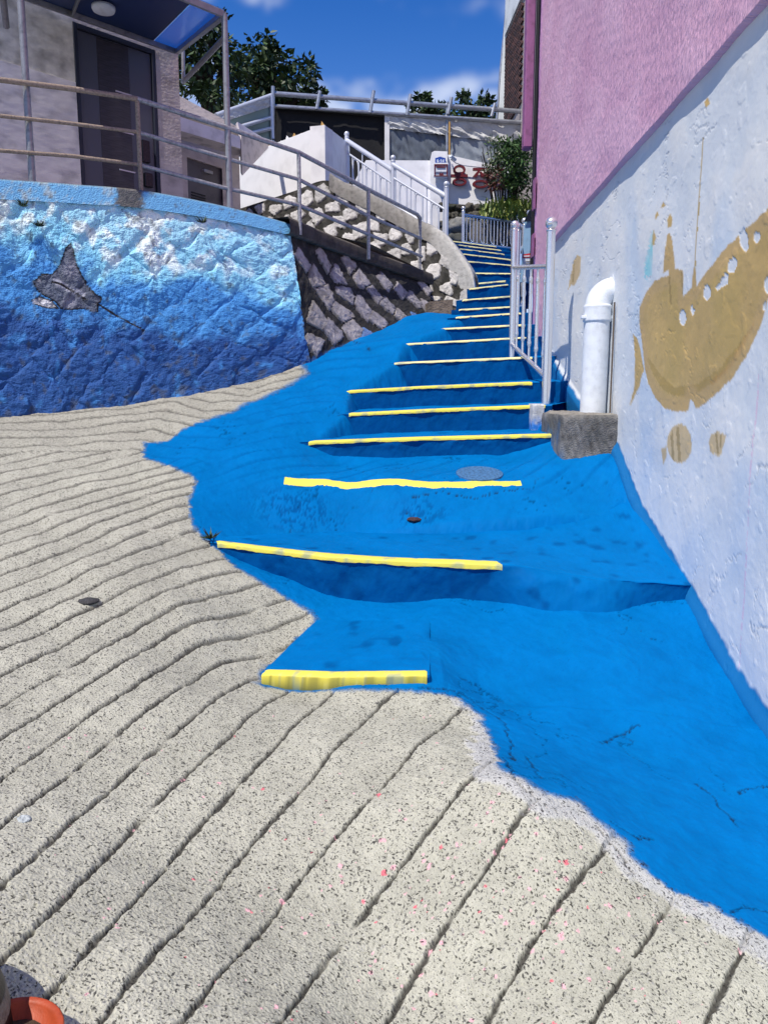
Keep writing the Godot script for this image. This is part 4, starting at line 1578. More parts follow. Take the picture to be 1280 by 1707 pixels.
func build_pipe_and_block() -> void:
	var o := thing("concrete_block", "rough grey concrete block at the foot of the wall, a white pipe standing on it", "block", Vector3(1.33, EYE - 0.45, -5.3))
	var pos := PackedVector3Array()
	var col := PackedColorArray()
	var uv := PackedVector2Array()
	# a box of noisy faces: columns go round, rows go up and over the top
	var ring := [Vector2(1.52, 5.0), Vector2(1.165, 5.0), Vector2(1.145, 5.02), Vector2(1.14, 5.62), Vector2(1.53, 5.62)]
	var m := 90
	for j in 34:
		for i in m:
			var total := 0.36 + 0.03 + 0.6 + 0.39
			var want := total * i / (m - 1.0)
			var q := ring[0] as Vector2
			for k in 4:
				var l: float = ring[k].distance_to(ring[k + 1])
				if want <= l + 0.0001 or k == 3:
					q = ring[k].lerp(ring[k + 1], clampf(want / l, 0, 1))
					break
				want -= l
			var f := minf(j / 22.0, 1.0)
			var y := lerpf(EYE - 0.80, EYE - 0.117, f)
			var p := Vector3(q.x, y, -q.y)
			if j > 22:
				var g: float = (j - 22) / 11.0
				p = Vector3(lerpf(q.x, 1.34, g), EYE - 0.117 + 0.004, lerpf(-q.y, -5.3, g))
			var n1 := na.get_noise_3dv(p * 4.0)
			var n2 := nb.get_noise_3dv(p * 22.0)
			var n3 := nb.get_noise_3dv(p * 70.0)
			var out := Vector3(p.x - 1.34, 0, p.z + 5.3).normalized() if j <= 22 else Vector3.UP
			p += out * (n1 * 0.012 + n2 * 0.007 + n3 * 0.002)
			if j == 22 or j == 23:
				p -= Vector3(out.x, 0.9, out.z) * (0.006 + 0.008 * maxf(n2, 0))
			if f < 0.1:
				p.x += 0.0
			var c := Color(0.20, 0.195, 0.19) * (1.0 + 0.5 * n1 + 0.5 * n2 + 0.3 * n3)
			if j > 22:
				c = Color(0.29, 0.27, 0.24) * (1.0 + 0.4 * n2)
			elif n2 > 0.25:
				c = c.lerp(Color(0.05, 0.05, 0.05), 0.6)
			c = c.lerp(Color(0.004, 0.16, 0.55), sstep(0.58, 0.49, f + n2 * 0.07) * (1.0 if q.x < 1.25 else 0.92))
			c = c.lerp(Color(0.03, 0.22, 0.5), sstep(1.2, 1.14, p.x) * sstep(0.8, 0.5, f + n1 * 0.3) * 0.8)
			pos.append(p - o.position); col.append(c); uv.append(Vector2(i, j))
	part(o, "block", grid_mesh(m, 34, pos, col, uv), M.stone)
	var base := Vector3(1.415, EYE - 0.115, -5.27)
	var pipe := thing("drain_pipe", "thick white painted drain pipe with an elbow running into the pale wall", "pipe", base)
	var mb := MB.new()
	mb.tube([base, base + Vector3(0.006, 0.66, 0)], 0.084, 28, false)
	part(pipe, "pipe", local(mb, pipe), M.white_paint)
	mb = MB.new()
	var c0 := base + Vector3(0.006, 0.60, 0)
	mb.lathe(Transform3D(Basis(), c0), [Vector2(0.084, 0), Vector2(0.091, 0.004), Vector2(0.094, 0.012), Vector2(0.091, 0.022), Vector2(0.0895, 0.085), Vector2(0.093, 0.095), Vector2(0.091, 0.106), Vector2(0.085, 0.112), Vector2(0.08, 0.113)], 30)
	part(pipe, "collar", local(mb, pipe), M.white_paint)
	mb = MB.new()
	var bend := []
	for k in 12:
		var a := PI / 2 * k / 11.0
		bend.append(c0 + Vector3(0.11 * (1.0 - cos(a)), 0.09 + 0.12 * sin(a), -0.02 * sin(a)))
	bend.append(c0 + Vector3(0.16, 0.21, -0.03))
	mb.tube(bend, 0.083, 26, false)
	part(pipe, "elbow", local(mb, pipe), M.white_paint)
	mb = MB.new()
	mb.box(Transform3D(Basis(), c0 + Vector3(-0.005, 0.03, 0.02)), Vector3(0.215, 0.022, 0.04), 0.004)
	part(pipe, "strap", local(mb, pipe), M.white_paint)
	var cb := thing("slit_shade_strip", "thin brown tube standing for the shadowed slit beside the white drain pipe", "cable", Vector3(1.5, EYE - 0.11, -5.12))
	mb = MB.new()  # added tube, put where the wall shows a shadowed slit beside the pipe
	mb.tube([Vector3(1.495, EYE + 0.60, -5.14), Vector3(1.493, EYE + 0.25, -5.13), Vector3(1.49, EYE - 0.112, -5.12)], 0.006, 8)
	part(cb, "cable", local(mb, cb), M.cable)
	# mortar daubed round the elbow
	pos = PackedVector3Array(); col = PackedColorArray(); uv = PackedVector2Array()
	for j in 9:
		for i in 25:
			var a := TAU * i / 24.0
			var r := 0.03 + 0.095 * j / 8.0
			var e := Vector3(c0.x, c0.y + 0.215, c0.z - 0.02)
			var p := Vector3(WALL_X - 0.018 * (1.0 - j / 8.0) + 0.012 * (j / 8.0), e.y + sin(a) * r + 0.005, e.z + cos(a) * r)
			p.x -= 0.012 * nb.get_noise_3dv(p * 30.0)
			pos.append(p - pipe.position); col.append(Color(0.74, 0.78, 0.84)); uv.append(Vector2(i, j))
	part(pipe, "mortar_collar", grid_mesh(25, 9, pos, col, uv), M.plaster)


# ---------- railings

func rail_post(o: Node3D, foot: Vector3, head: Vector3, r: float, ball: float, material: Material) -> void:
	var mb := MB.new()
	mb.tube([foot, head], r, 16)
	var p := part(o, "post", local(mb, o), material)
	if ball > 0.0:
		mb = MB.new()
		mb.lathe(Transform3D(Basis(), head), [Vector2(r * 0.9, -0.012), Vector2(r * 1.12, -0.01), Vector2(r * 1.12, 0.0), Vector2(r * 0.7, 0.004), Vector2(r * 0.62, 0.012)], 16)
		mb.ball(head + Vector3(0, ball * 0.95 + 0.004, 0), ball, 18)
		part(p, "ball", local_in(mb, o.position), material)


func local_in(mb: MB, origin: Vector3) -> ArrayMesh:
	for i in mb.v.size():
		mb.v[i] -= origin
	return mb.mesh()


func bar(o: Node3D, called: String, pts: Array, r: float, material: Material, seg := 10) -> void:
	var mb := MB.new()
	mb.tube(pts, r, seg)
	part(o, called, local(mb, o), material)


func build_near_railing() -> void:
	var foot := at(909, 684, 6.1)
	var head := at(912, 383, 6.1)
	head.x = foot.x; head.z = foot.z
	var o := thing("stair_railing", "shiny stainless railing with ball topped post and twisted balusters beside the blue steps", "railing", foot)
	rail_post(o, foot, head, 0.0335, 0.046, M.steel)
	var foot2 := at(852, 612, 7.2)
	var head2 := at(852, 382, 7.2)
	head2.x = foot2.x; head2.z = foot2.z
	rail_post(o, foot2, head2, 0.027, 0.036, M.steel)
	var t0 := at(907, 444, 6.1)
	var t1 := at(852, 446, 7.2)
	t0.x = foot.x; t0.z = foot.z; t1.x = foot2.x; t1.z = foot2.z
	var b0 := at(902, 630, 6.1)
	var b1 := at(851, 574, 7.2)
	b0.x = foot.x; b0.z = foot.z; b1.x = foot2.x; b1.z = foot2.z
	bar(o, "rail", [t0, t1], 0.02, M.steel, 12)
	bar(o, "rail", [b0, b1], 0.02, M.steel, 12)
	for k in 5:
		var f := 0.10 + 0.19 * k
		var lo: Vector3 = b0.lerp(b1, f)
		var hi := t0.lerp(t1, f)
		var prof := []
		var l := hi.y - lo.y
		for s in 61:
			var y := l * s / 60.0
			var e := s / 60.0
			var r := 0.0105
			if e > 0.2 and e < 0.84:
				r = 0.0135
			if absf(e - 0.86) < 0.025 or absf(e - 0.18) < 0.025:
				r = 0.017
			if (e > 0.30 and e < 0.40) or (e > 0.52 and e < 0.62) or (e > 0.70 and e < 0.76):
				r = 0.0125 + 0.0035 * absf(sin(s * 1.6))
			prof.append(Vector2(r, y))
		var mb := MB.new()
		mb.lathe(Transform3D(Basis(), lo), prof, 12)
		part(o, "baluster", local(mb, o), M.steel)
	# white-washed concrete feet
	var feet := [[foot, Vector3(0.11, 0.26, 0.2), Vector3(-0.02, -0.12, 0.02), "white and blue spattered concrete foot under the nearest ball topped railing post"], [foot2, Vector3(0.18, 0.19, 0.16), Vector3(-0.015, -0.09, 0.0), "white and blue concrete foot under the second railing post up the steps"]]
	feet.append([at(893, 726, 5.76), Vector3(0.085, 0.24, 0.16), Vector3(0.0, 0.115, -0.02), "narrow white concrete kerb with a blue and yellow base beside the grey block"])
	for q in feet:
		var c := thing("railing_foot", q[3], "footing", q[0] + q[2])
		var mb := MB.new()
		var s: Vector3 = q[1]
		var nx := 10
		# four sides and a top as one worn block
		var pos := PackedVector3Array()
		var col := PackedColorArray()
		var uv := PackedVector2Array()
		for j in 16:
			for i in 33:
				var a := TAU * (i + 4.0) / 32.0
				var dir := Vector2(cos(a), sin(a))
				var k := 1.0 / maxf(absf(dir.x), absf(dir.y))
				var t := minf(j / 12.0, 1.0)
				var inn := 1.0 if j <= 12 else 1.0 - (j - 12) / 3.0
				if j == 12: inn = 0.97
				var p := Vector3(dir.x * k * s.x * 0.5 * inn, (t - 0.5) * s.y, dir.y * k * s.z * 0.5 * inn)
				var n2 := nb.get_noise_3dv((p + c.position) * 20.0)
				p += Vector3(p.x, 0, p.z).normalized() * n2 * 0.004
				var col_c := Color(0.60, 0.62, 0.66) * (1.0 + 0.12 * n2)
				col_c = col_c.lerp(Color(0.02, 0.24, 0.75), sstep(0.62, 0.3, t + n2 * 0.2 + p.x * -0.6))
				if q[0] == feet[2][0]:
					col_c = col_c.lerp(Color(0.75, 0.66, 0.1), sstep(0.2, 0.1, t + n2 * 0.1))
				pos.append(p); col.append(col_c); uv.append(Vector2(i, j))
		part(c, "block", grid_mesh(33, 16, pos, col, uv, true), M.stone)


func build_far_railings() -> void:
	# more steel posts up the right side of the stairs
	var o := thing("upper_stair_railing", "stainless rail posts in line farther up the steps beside the pink corner", "railing", at(866, 500, 8.4))
	var heads := []
	for q in [[864, 384, 8.2, 505], [874, 374, 9.2, 480], [882, 360, 10.3, 445]]:
		var hd := at(q[0], q[1], q[2])
		var ft := Vector3(hd.x, at(q[0], q[3], q[2]).y - 0.1, hd.z)
		rail_post(o, ft, hd, 0.026, 0.036, M.steel)
		heads.append(hd)
	for drop in [0.22, 0.85]:
		bar(o, "rail", [heads[0] - Vector3(0, drop, 0), heads[1] - Vector3(0, drop, 0), heads[2] - Vector3(0, drop, 0)], 0.018, M.steel)
	# railing across the head of the stairs
	var a := at(772, 358, 11.5)
	var b := at_y(862, 371, a.y)
	var a2 := at(772, 404, 11.5)
	a2.x = a.x; a2.z = a.z
	var b2 := Vector3(b.x, a2.y, b.z)
	o = thing("landing_railing", "steel railing with thin uprights across the head of the blue stairs", "railing", a2)
	rail_post(o, a2 - Vector3(0, 0.15, 0), a + Vector3(0, 0.06, 0), 0.022, 0.028, M.steel)
	rail_post(o, b2 - Vector3(0, 0.15, 0), b + Vector3(0, 0.06, 0), 0.022, 0.028, M.steel)
	bar(o, "rail", [a, b], 0.022, M.steel_blue)
	bar(o, "rail", [a2, b2], 0.02, M.steel_blue)
	for k in 15:
		var f := (k + 1) / 16.0
		var lo := a2.lerp(b2, f)
		var hi := a.lerp(b, f)
		if k % 3 == 1:
			lo = lo.lerp(hi, 0.06)
			var side := (b - a).normalized() * 0.05
			bar(o, "baluster", [hi, lo + Vector3(0, 0.05, 0), lo + side * 0.4 + Vector3(0, 0.015, 0), lo + side], 0.008, M.steel, 6)
		else:
			bar(o, "baluster", [hi, lo], 0.008, M.steel, 6)
	# the white railing that climbs to the gate on the left
	var posts := [[744, 312, 10.55, 408], [655, 268, 11.25, 352], [578, 228, 12.1, 308]]
	o = thing("gate_stair_railing", "white steel railing with oval loops climbing beside the upper stairs to the gate", "railing", at(744, 404, 10.55))
	var hs := []
	var fs := []
	for q in posts:
		var hd := at(q[0], q[1], q[2])
		var ft := Vector3(hd.x, at(q[0], q[3], q[2]).y, hd.z)
		hs.append(hd); fs.append(ft)
		rail_post(o, ft, hd, 0.03, 0.037, M.white_steel)
	for k in 2:
		var down := Vector3(0, 0.13, 0)
		var t0: Vector3 = hs[k] - down * (1.0 if k else 0.9)
		var t1: Vector3 = hs[k + 1] - down * 0.4
		var b0: Vector3 = fs[k] + Vector3(0, 0.09, 0)
		var b1: Vector3 = fs[k + 1] + Vector3(0, 0.09, 0)
		var m0 := t0 - Vector3(0, 0.17, 0)
		var m1 := t1 - Vector3(0, 0.17, 0)
		bar(o, "rail", [t0, t1], 0.034, M.white_steel, 12)
		bar(o, "rail", [m0, m1], 0.014, M.white_steel, 8)
		bar(o, "rail", [b0, b1], 0.028, M.white_steel, 12)
		for s in 13:
			var f := (s + 0.7) / 13.4
			var lo: Vector3 = b0.lerp(b1, f)
			var hi := (t0 if s % 4 == 0 else m0).lerp(t1 if s % 4 == 0 else m1, f)
			if s % 4 == 2:
				var loop := []
				var ax := (b1 - b0).normalized() * 0.075
				for z in 25:
					var g := TAU * z / 24.0
					var c: Vector3 = lo.lerp(hi, 0.5)
					loop.append(c + ax * signf(cos(g)) * pow(absf(cos(g)), 0.6) + Vector3(0, (hi.y - lo.y) * 0.46 * signf(sin(g)) * pow(absf(sin(g)), 0.8), 0))
				bar(o, "loop", loop, 0.0095, M.white_steel, 6)
			else:
				bar(o, "baluster", [lo, hi], 0.009, M.white_steel, 6)
	# a low step of the same stairs, painted blue
	o = thing("upper_stairs", "blue painted stairs turning left towards the white wall behind the railing", "staircase", at(760, 400, 11.2))
	for k in 9:
		var f := k / 8.0
		var p: Vector3 = fs[0].lerp(fs[2], f) + Vector3(0.1, -0.02, -0.1)
		var dir: Vector3 = (fs[2] - fs[0]) * Vector3(1, 0, 1)
		dir = dir.normalized()
		var mb := MB.new()
		mb.box(Transform3D(Basis(dir, Vector3.UP, dir.cross(Vector3.UP)), p + dir.cross(Vector3.UP) * 0.72 - Vector3(0, 0.72, 0)), Vector3(0.36, 0.8, 1.2), 0.008)
		part(o, "step", local(mb, o), M.blue_plain)


func build_terrace_railing() -> void:
	var tops := pts3([[-250, 98, 5.35], [0, 133, 5.87], [120, 148, 6.1], [229, 165, 6.4], [370, 210, 6.78], [498, 254, 7.2], [614, 316, 8.0], [700, 360, 9.02]])
	var mids := pts3([[-250, 165, 5.35], [0, 193, 5.87], [120, 206, 6.1], [229, 220, 6.4], [370, 262, 6.78], [498, 299, 7.2], [614, 360, 8.0], [702, 398, 9.02]])
	var lows := pts3([[-250, 235, 5.35], [0, 251, 5.87], [120, 260, 6.1], [229, 274, 6.4], [370, 312, 6.78], [499, 342, 7.2], [615, 391, 8.0], [703, 428, 9.02]])
	var o := thing("terrace_railing", "weathered brown and grey pipe railing with three rails along the wall top", "railing", at(229, 320, 6.4))
	bar(o, "rail", [tops[0], tops[1], tops[2], tops[3]], 0.02, M.rust, 10)
	var curve := tops.slice(3)
	curve[-1] = tops[-1].lerp(tops[-2], 0.06)
	curve.append(tops[-1] - Vector3(0, 0.03, 0))
	curve.append(Vector3(tops[-1].x, tops[-1].y - 0.07, tops[-1].z))
	bar(o, "rail", curve, 0.02, M.worn_steel, 12)
	bar(o, "rail", mids.slice(0, 4), 0.0145, M.rust)
	bar(o, "rail", mids.slice(3), 0.0165, M.worn_steel)
	bar(o, "rail", lows.slice(0, 4), 0.0145, M.rust)
	bar(o, "rail", lows.slice(3), 0.0165, M.worn_steel)
	for q in [[3, 322, 229, M.rust], [5, 380, 500, M.worn_steel], [6, 422, 616, M.worn_steel], [7, 460, 703, M.worn_steel], [0, 292, -250, M.rust]]:
		var t: Vector3 = tops[q[0]]
		var ft := at(q[2], q[1], -t.z)
		bar(o, "post", [Vector3(t.x, ft.y - 0.06, t.z), t - Vector3(0, 0.012, 0)], 0.0175, q[3], 12)


# ---------- the houses on the left

func on_plan(px: float, py: float, a: Vector3, b: Vector3) -> Vector3:   # where a line of sight meets the upright plane through a and b
	var r := ray(px, py)
	var nn := (b - a).cross(Vector3.UP).normalized()
	var eye := Vector3(0, EYE, 0)
	return eye + r * ((a - eye).dot(nn) / r.dot(nn))


func quad_wall(mb: MB, a: Vector3, b: Vector3, y0: float, y1: float, thick: Vector3) -> void:
	mb.slab([Vector3(a.x, y0, a.z), Vector3(b.x, y0, b.z), Vector3(b.x, y1, b.z), Vector3(a.x, y1, a.z)], thick)


func build_house() -> void:
	var r := at(305, 300, 8.95)
	var l := at(0, 300, 7.55)
	var dir := (l - r) * Vector3(1, 0, 1)
	dir = dir.normalized()
	l = r + dir * 4.2
	var inn := dir.cross(Vector3.UP).normalized()
	if inn.z > 0: inn = -inn
	var floor_y := at(244, 322, 6.36).y - 0.03
	var o := thing("terrace_house", "low grey concrete house with a dark front door behind the terrace railing", "house", Vector3(r.x, floor_y, r.z))
	var top := at(296, 82, 8.88).y
	var d0 := on_plan(130, 200, l, r)
	var d1 := on_plan(264, 200, l, r)
	var dtop := on_plan(130, 38, l, r).y
	var split := on_plan(60, 118, l, r).y
	var mb := MB.new()
	quad_wall(mb, l, d0, split, top + 0.4, inn * 0.25)
	part(o, "wall", local(mb, o), M.house_grey)
	mb = MB.new()
	quad_wall(mb, l - inn * 0.006, d0 - inn * 0.006, floor_y - 0.3, split, inn * 0.25)
	part(o, "wall", local(mb, o), M.house_pale, "lower wall with a paler pinkish white coat")
	mb = MB.new()
	quad_wall(mb, d1, Vector3(r.x, 0, r.z), floor_y - 0.3, top + 0.4, inn * 0.25)
	quad_wall(mb, Vector3(r.x, 0, r.z) + inn * 0.251, Vector3(r.x, 0, r.z) + inn * 4.0, floor_y - 0.3, top + 0.4, dir * 0.25)
	part(o, "wall", local(mb, o), M.house_tan)
	mb = MB.new()
	quad_wall(mb, d0 + inn * 0.002, d1 + inn * 0.002, dtop, top + 0.4, inn * 0.24)
	part(o, "lintel", local(mb, o), M.house_tan)
	# door
	var wide := d0.distance_to(Vector3(d1.x, d0.y, d1.z))
	var along := -dir
	var start := Vector3(d0.x, floor_y, d0.z) + inn * 0.05
	var high := dtop - floor_y
	var bs := Basis(along, Vector3.UP, along.cross(Vector3.UP))
	var slot := func(x0: float, x1: float, y0: float, y1: float, z: float, deep: float) -> MB:
		var m := MB.new()
		m.box(Transform3D(bs, start + along * (x0 + x1) / 2 + Vector3(0, (y0 + y1) / 2, 0) - inn * z), Vector3(x1 - x0, y1 - y0, deep), 0.003)
		return m
	part(o, "door_frame", local(slot.call(0.003, 0.045, 0.0, high - 0.003, 0.01, 0.09), o), M.navy)
	part(o, "door_frame", local(slot.call(wide - 0.045, wide - 0.003, 0.0, high - 0.003, 0.01, 0.09), o), M.navy)
	part(o, "door_frame", local(slot.call(0.046, wide - 0.046, high - 0.05, high - 0.003, 0.01, 0.09), o), M.navy)
	var door := part(o, "door", local(slot.call(0.047, wide - 0.047, 0.01, high - 0.052, 0.0, 0.05), o), M.door_grey)
	part(door, "panel", local(slot.call(0.25, wide - 0.3, 0.012, high - 0.06, 0.026, 0.006), o), M.door_wood)
	for k in 3:
		var y := high * (0.72 - 0.185 * k) + 0.05
		part(door, "strip", local(slot.call(0.43, 0.61, y, y + 0.016, 0.031, 0.006), o), M.silver)
	part(door, "lock", local(slot.call(wide - 0.2, wide - 0.115, high * 0.44, high * 0.44 + 0.22, 0.04, 0.035), o), M.black_gloss)
	part(door, "handle", local(slot.call(wide - 0.19, wide - 0.10, high * 0.32, high * 0.32 + 0.14, 0.045, 0.045), o), M.black_gloss)
	part(door, "handle", local(slot.call(wide - 0.26, wide - 0.13, high * 0.405, high * 0.405 + 0.022, 0.065, 0.02), o), M.silver)
	# terrace floor behind the wall tops
	mb = MB.new()
	var rim := [at(-250, 290, 5.45), at(0, 303, 5.95), at(244, 322, 6.5), at(483, 375, 7.3), at(620, 422, 8.2), at(708, 458, 9.1)]
	var back := [at(712, 440, 9.6), at(560, 400, 10.2), at(395, 345, 11.1), at(250, 300, 11.5), at(-300, 300, 9.5)]
	var poly := []
	for p in rim + back:
		poly.append(Vector3(p.x, floor_y - 0.015 - (0.13 if p.z < -8.1 and p.x > 0 else 0.0), p.z))
	for k in range(1, poly.size() - 1):
		mb.tri_out(poly[0], poly[k], poly[k + 1], poly[0] - Vector3(0, 5, 0))
	structure("terrace_pavement", mb.mesh(), M.grime_concrete)
	# canopy
	var crr := at(296, 82, 8.84)
	var cfr := at(374, 18, 6.82)
	var crl := crr + dir * 1.8
	var cfl := cfr + dir * 1.75
	crl.y = crr.y; cfl.y = cfr.y
	var can := thing("entrance_canopy", "blue sheet canopy on grey steel posts over the dark front door", "canopy", Vector3(cfr.x, floor_y, cfr.z))
	var nn := (crr - cfr).cross(cfl - cfr).normalized()
	if nn.y < 0: nn = -nn
	var spot := func(f: float, g: float) -> Vector3:   # f leftwards, g towards the wall
		return cfr.lerp(cfl, f).lerp(crr.lerp(crl, f), g)
	for q in [[0.0, 0.15, M.canopy_pale], [0.155, 0.84, M.canopy_dark], [0.845, 1.0, M.canopy_pale]]:
		mb = MB.new()
		mb.slab([spot.call(q[0], 0.0), spot.call(q[1], 0.0), spot.call(q[1], 1.0), spot.call(q[0], 1.0)], nn * 0.008)
		part(can, "sheet", local(mb, can), q[2])
	for q in [[0.0, 0.0, 1.0, 0.0], [0.0, 0.0, 0.0, 1.0], [0.0, 1.0, 1.0, 1.0], [0.63, 0.0, 0.63, 1.0]]:
		mb = MB.new()
		var a: Vector3 = spot.call(q[0], q[1]) - nn * 0.026
		var b: Vector3 = spot.call(q[2], q[3]) - nn * 0.026
		var ax := (b - a).normalized()
		var sz := 0.045 if q[0] != 0.63 else 0.02
		mb.box(Transform3D(Basis(ax, nn, ax.cross(nn)), (a + b) / 2), Vector3(a.distance_to(b) - 0.03, 0.05, sz), 0.004)
		part(can, "frame_bar", local(mb, can), M.canopy_steel)
	var pf := at(378, 350, 6.82)
	bar(can, "post", [Vector3(cfr.x, pf.y, cfr.z), cfr - Vector3(0, 0.03, 0)], 0.026, M.canopy_steel, 12)
	var pl := at(35, 0, 6.0)
	var pl2 := at(50, 305, 6.0)
	var k0 := (pl - cfl).dot(-dir) / cfr.distance_to(cfl)
	bar(can, "post", [Vector3(pl.x, pl2.y, pl.z), Vector3(pl.x, cfr.y, pl.z)], 0.026, M.canopy_steel, 12)
	bar(can, "brace", [Vector3(cfr.x, cfr.y - 0.2, cfr.z), on_plan(303, 138, l, r) - inn * 0.03], 0.024, M.canopy_steel, 8)
	bar(can, "brace", [on_plan(302, 86, l, r) - inn * 0.04, on_plan(303, 140, l, r) - inn * 0.04], 0.02, M.canopy_steel, 8)
	bar(can, "brace", [at(4, -20, 7.0), at(11, 44, 7.35)], 0.03, M.canopy_steel, 8)
	# lamp under the canopy
	var lamp_at := at(173, 15, 7.35)
	var lamp := thing("ceiling_lamp", "round white disc lamp hanging under the blue canopy", "lamp", lamp_at)
	mb = MB.new()
	mb.lathe(Transform3D(Basis(), lamp_at), [Vector2(0.001, -0.03), Vector2(0.06, -0.028), Vector2(0.092, -0.018), Vector2(0.1, 0.0), Vector2(0.1, 0.02), Vector2(0.07, 0.035), Vector2(0.001, 0.04)], 24)
	part(lamp, "shade", local(mb, lamp), M.white_paint)
	bar(lamp, "stem", [lamp_at + Vector3(0, 0.03, 0), lamp_at + Vector3(0.0, 0.34, 0)], 0.028, M.canopy_steel, 8)


func frontal(mb: MB, list: Array, d: float, thick: float, slant := 0.0) -> void:   # an upright panel facing down the alley; slant pushes its right end away
	var pts := []
	for q in list:
		pts.append(at(q[0], q[1], d + slant * (q[0] - list[0][0]) / 100.0))
	mb.slab(pts, Vector3(0, 0, -thick))


func build_shed() -> void:
	var a := at(300, 250, 10.3)
	var b := at(376, 260, 10.95)
	var o := thing("small_annex", "small grey outbuilding with a steel door under a concrete awning", "outbuilding", at(310, 345, 10.3))
	var back := Vector3(-0.2, 0, -1.0).normalized()
	var mb := MB.new()
	var y0 := at(310, 360, 10.3).y - 0.3
	var y1 := at(310, 208, 10.3).y
	var al := (b - a) * Vector3(1, 0, 1)
	al = al.normalized()
	var door_l := on_plan(313, 300, a, b)
	var door_r := on_plan(371, 300, a, b)
	var end := on_plan(400, 300, a, b)
	var dy := on_plan(313, 262, a, b).y
	quad_wall(mb, a - al * 0.3, door_l, y0, y1, back * 0.3)
	part(o, "wall", local(mb, o), M.shed_wall)
	mb = MB.new()
	quad_wall(mb, door_l + al * 0.001, door_r - al * 0.001, dy, y1, back * 0.3)
	part(o, "wall", local(mb, o), M.shed_wall)
	mb = MB.new()
	quad_wall(mb, door_r, end, y0, y1, back * 0.4)
	part(o, "wall", local(mb, o), M.shed_wall)
	mb = MB.new()
	quad_wall(mb, door_l + back * 0.05, door_r + back * 0.05, y0, dy, back * 0.05)
	var door := part(o, "door", local(mb, o), M.shed_door)
	var closer := on_plan(346, 286, a, b)
	mb = MB.new()
	mb.box(Transform3D(Basis(al, Vector3.UP, al.cross(Vector3.UP)), closer + back * 0.02), Vector3(0.15, 0.04, 0.06), 0.004)
	part(door, "closer", local(mb, o), M.silver)
	for k in 4:
		mb = MB.new()
		var p := on_plan(331, 322 + k * 4.5, a, b) + back * 0.045
		mb.box(Transform3D(Basis(al, Vector3.UP, al.cross(Vector3.UP)), p), Vector3(0.24, 0.014, 0.02), 0.002)
		part(door, "vent_slat", local(mb, o), M.black_steel)
	# awning: a concrete slab whose pale edge catches the light
	var f0 := at(300, 196, 9.85)
	var f1 := at(401, 228, 10.55)
	mb = MB.new()
	mb.slab([f0 - al * 0.4, f1, f1 - Vector3(0, 0.145, 0), f0 - al * 0.4 - Vector3(0, 0.165, 0)], back * 0.35)
	part(o, "awning", local(mb, o), M.house_pale)
	mb = MB.new()
	mb.slab([at(300, 160, 10.9), at(398, 212, 11.3), at(398, 224, 11.3), at(300, 192, 10.9)], back * 0.6)
	part(o, "roof", local(mb, o), M.house_tan)
	mb = MB.new()
	mb.slab([at(402, 221, 10.6), at(448, 238, 11.6), at(447, 247, 11.6), at(404, 293, 10.6)], Vector3(-0.03, 0.05, -0.06))
	part(o, "eave", local(mb, o), M.house_tan)
	mb = MB.new()
	mb.slab([at(396, 203, 10.6), at(449, 236, 11.6), at(449, 240, 11.6), at(401, 222, 10.6)], Vector3(-0.05, 0.02, -0.15))
	part(o, "eave_top", local(mb, o), M.house_pale)


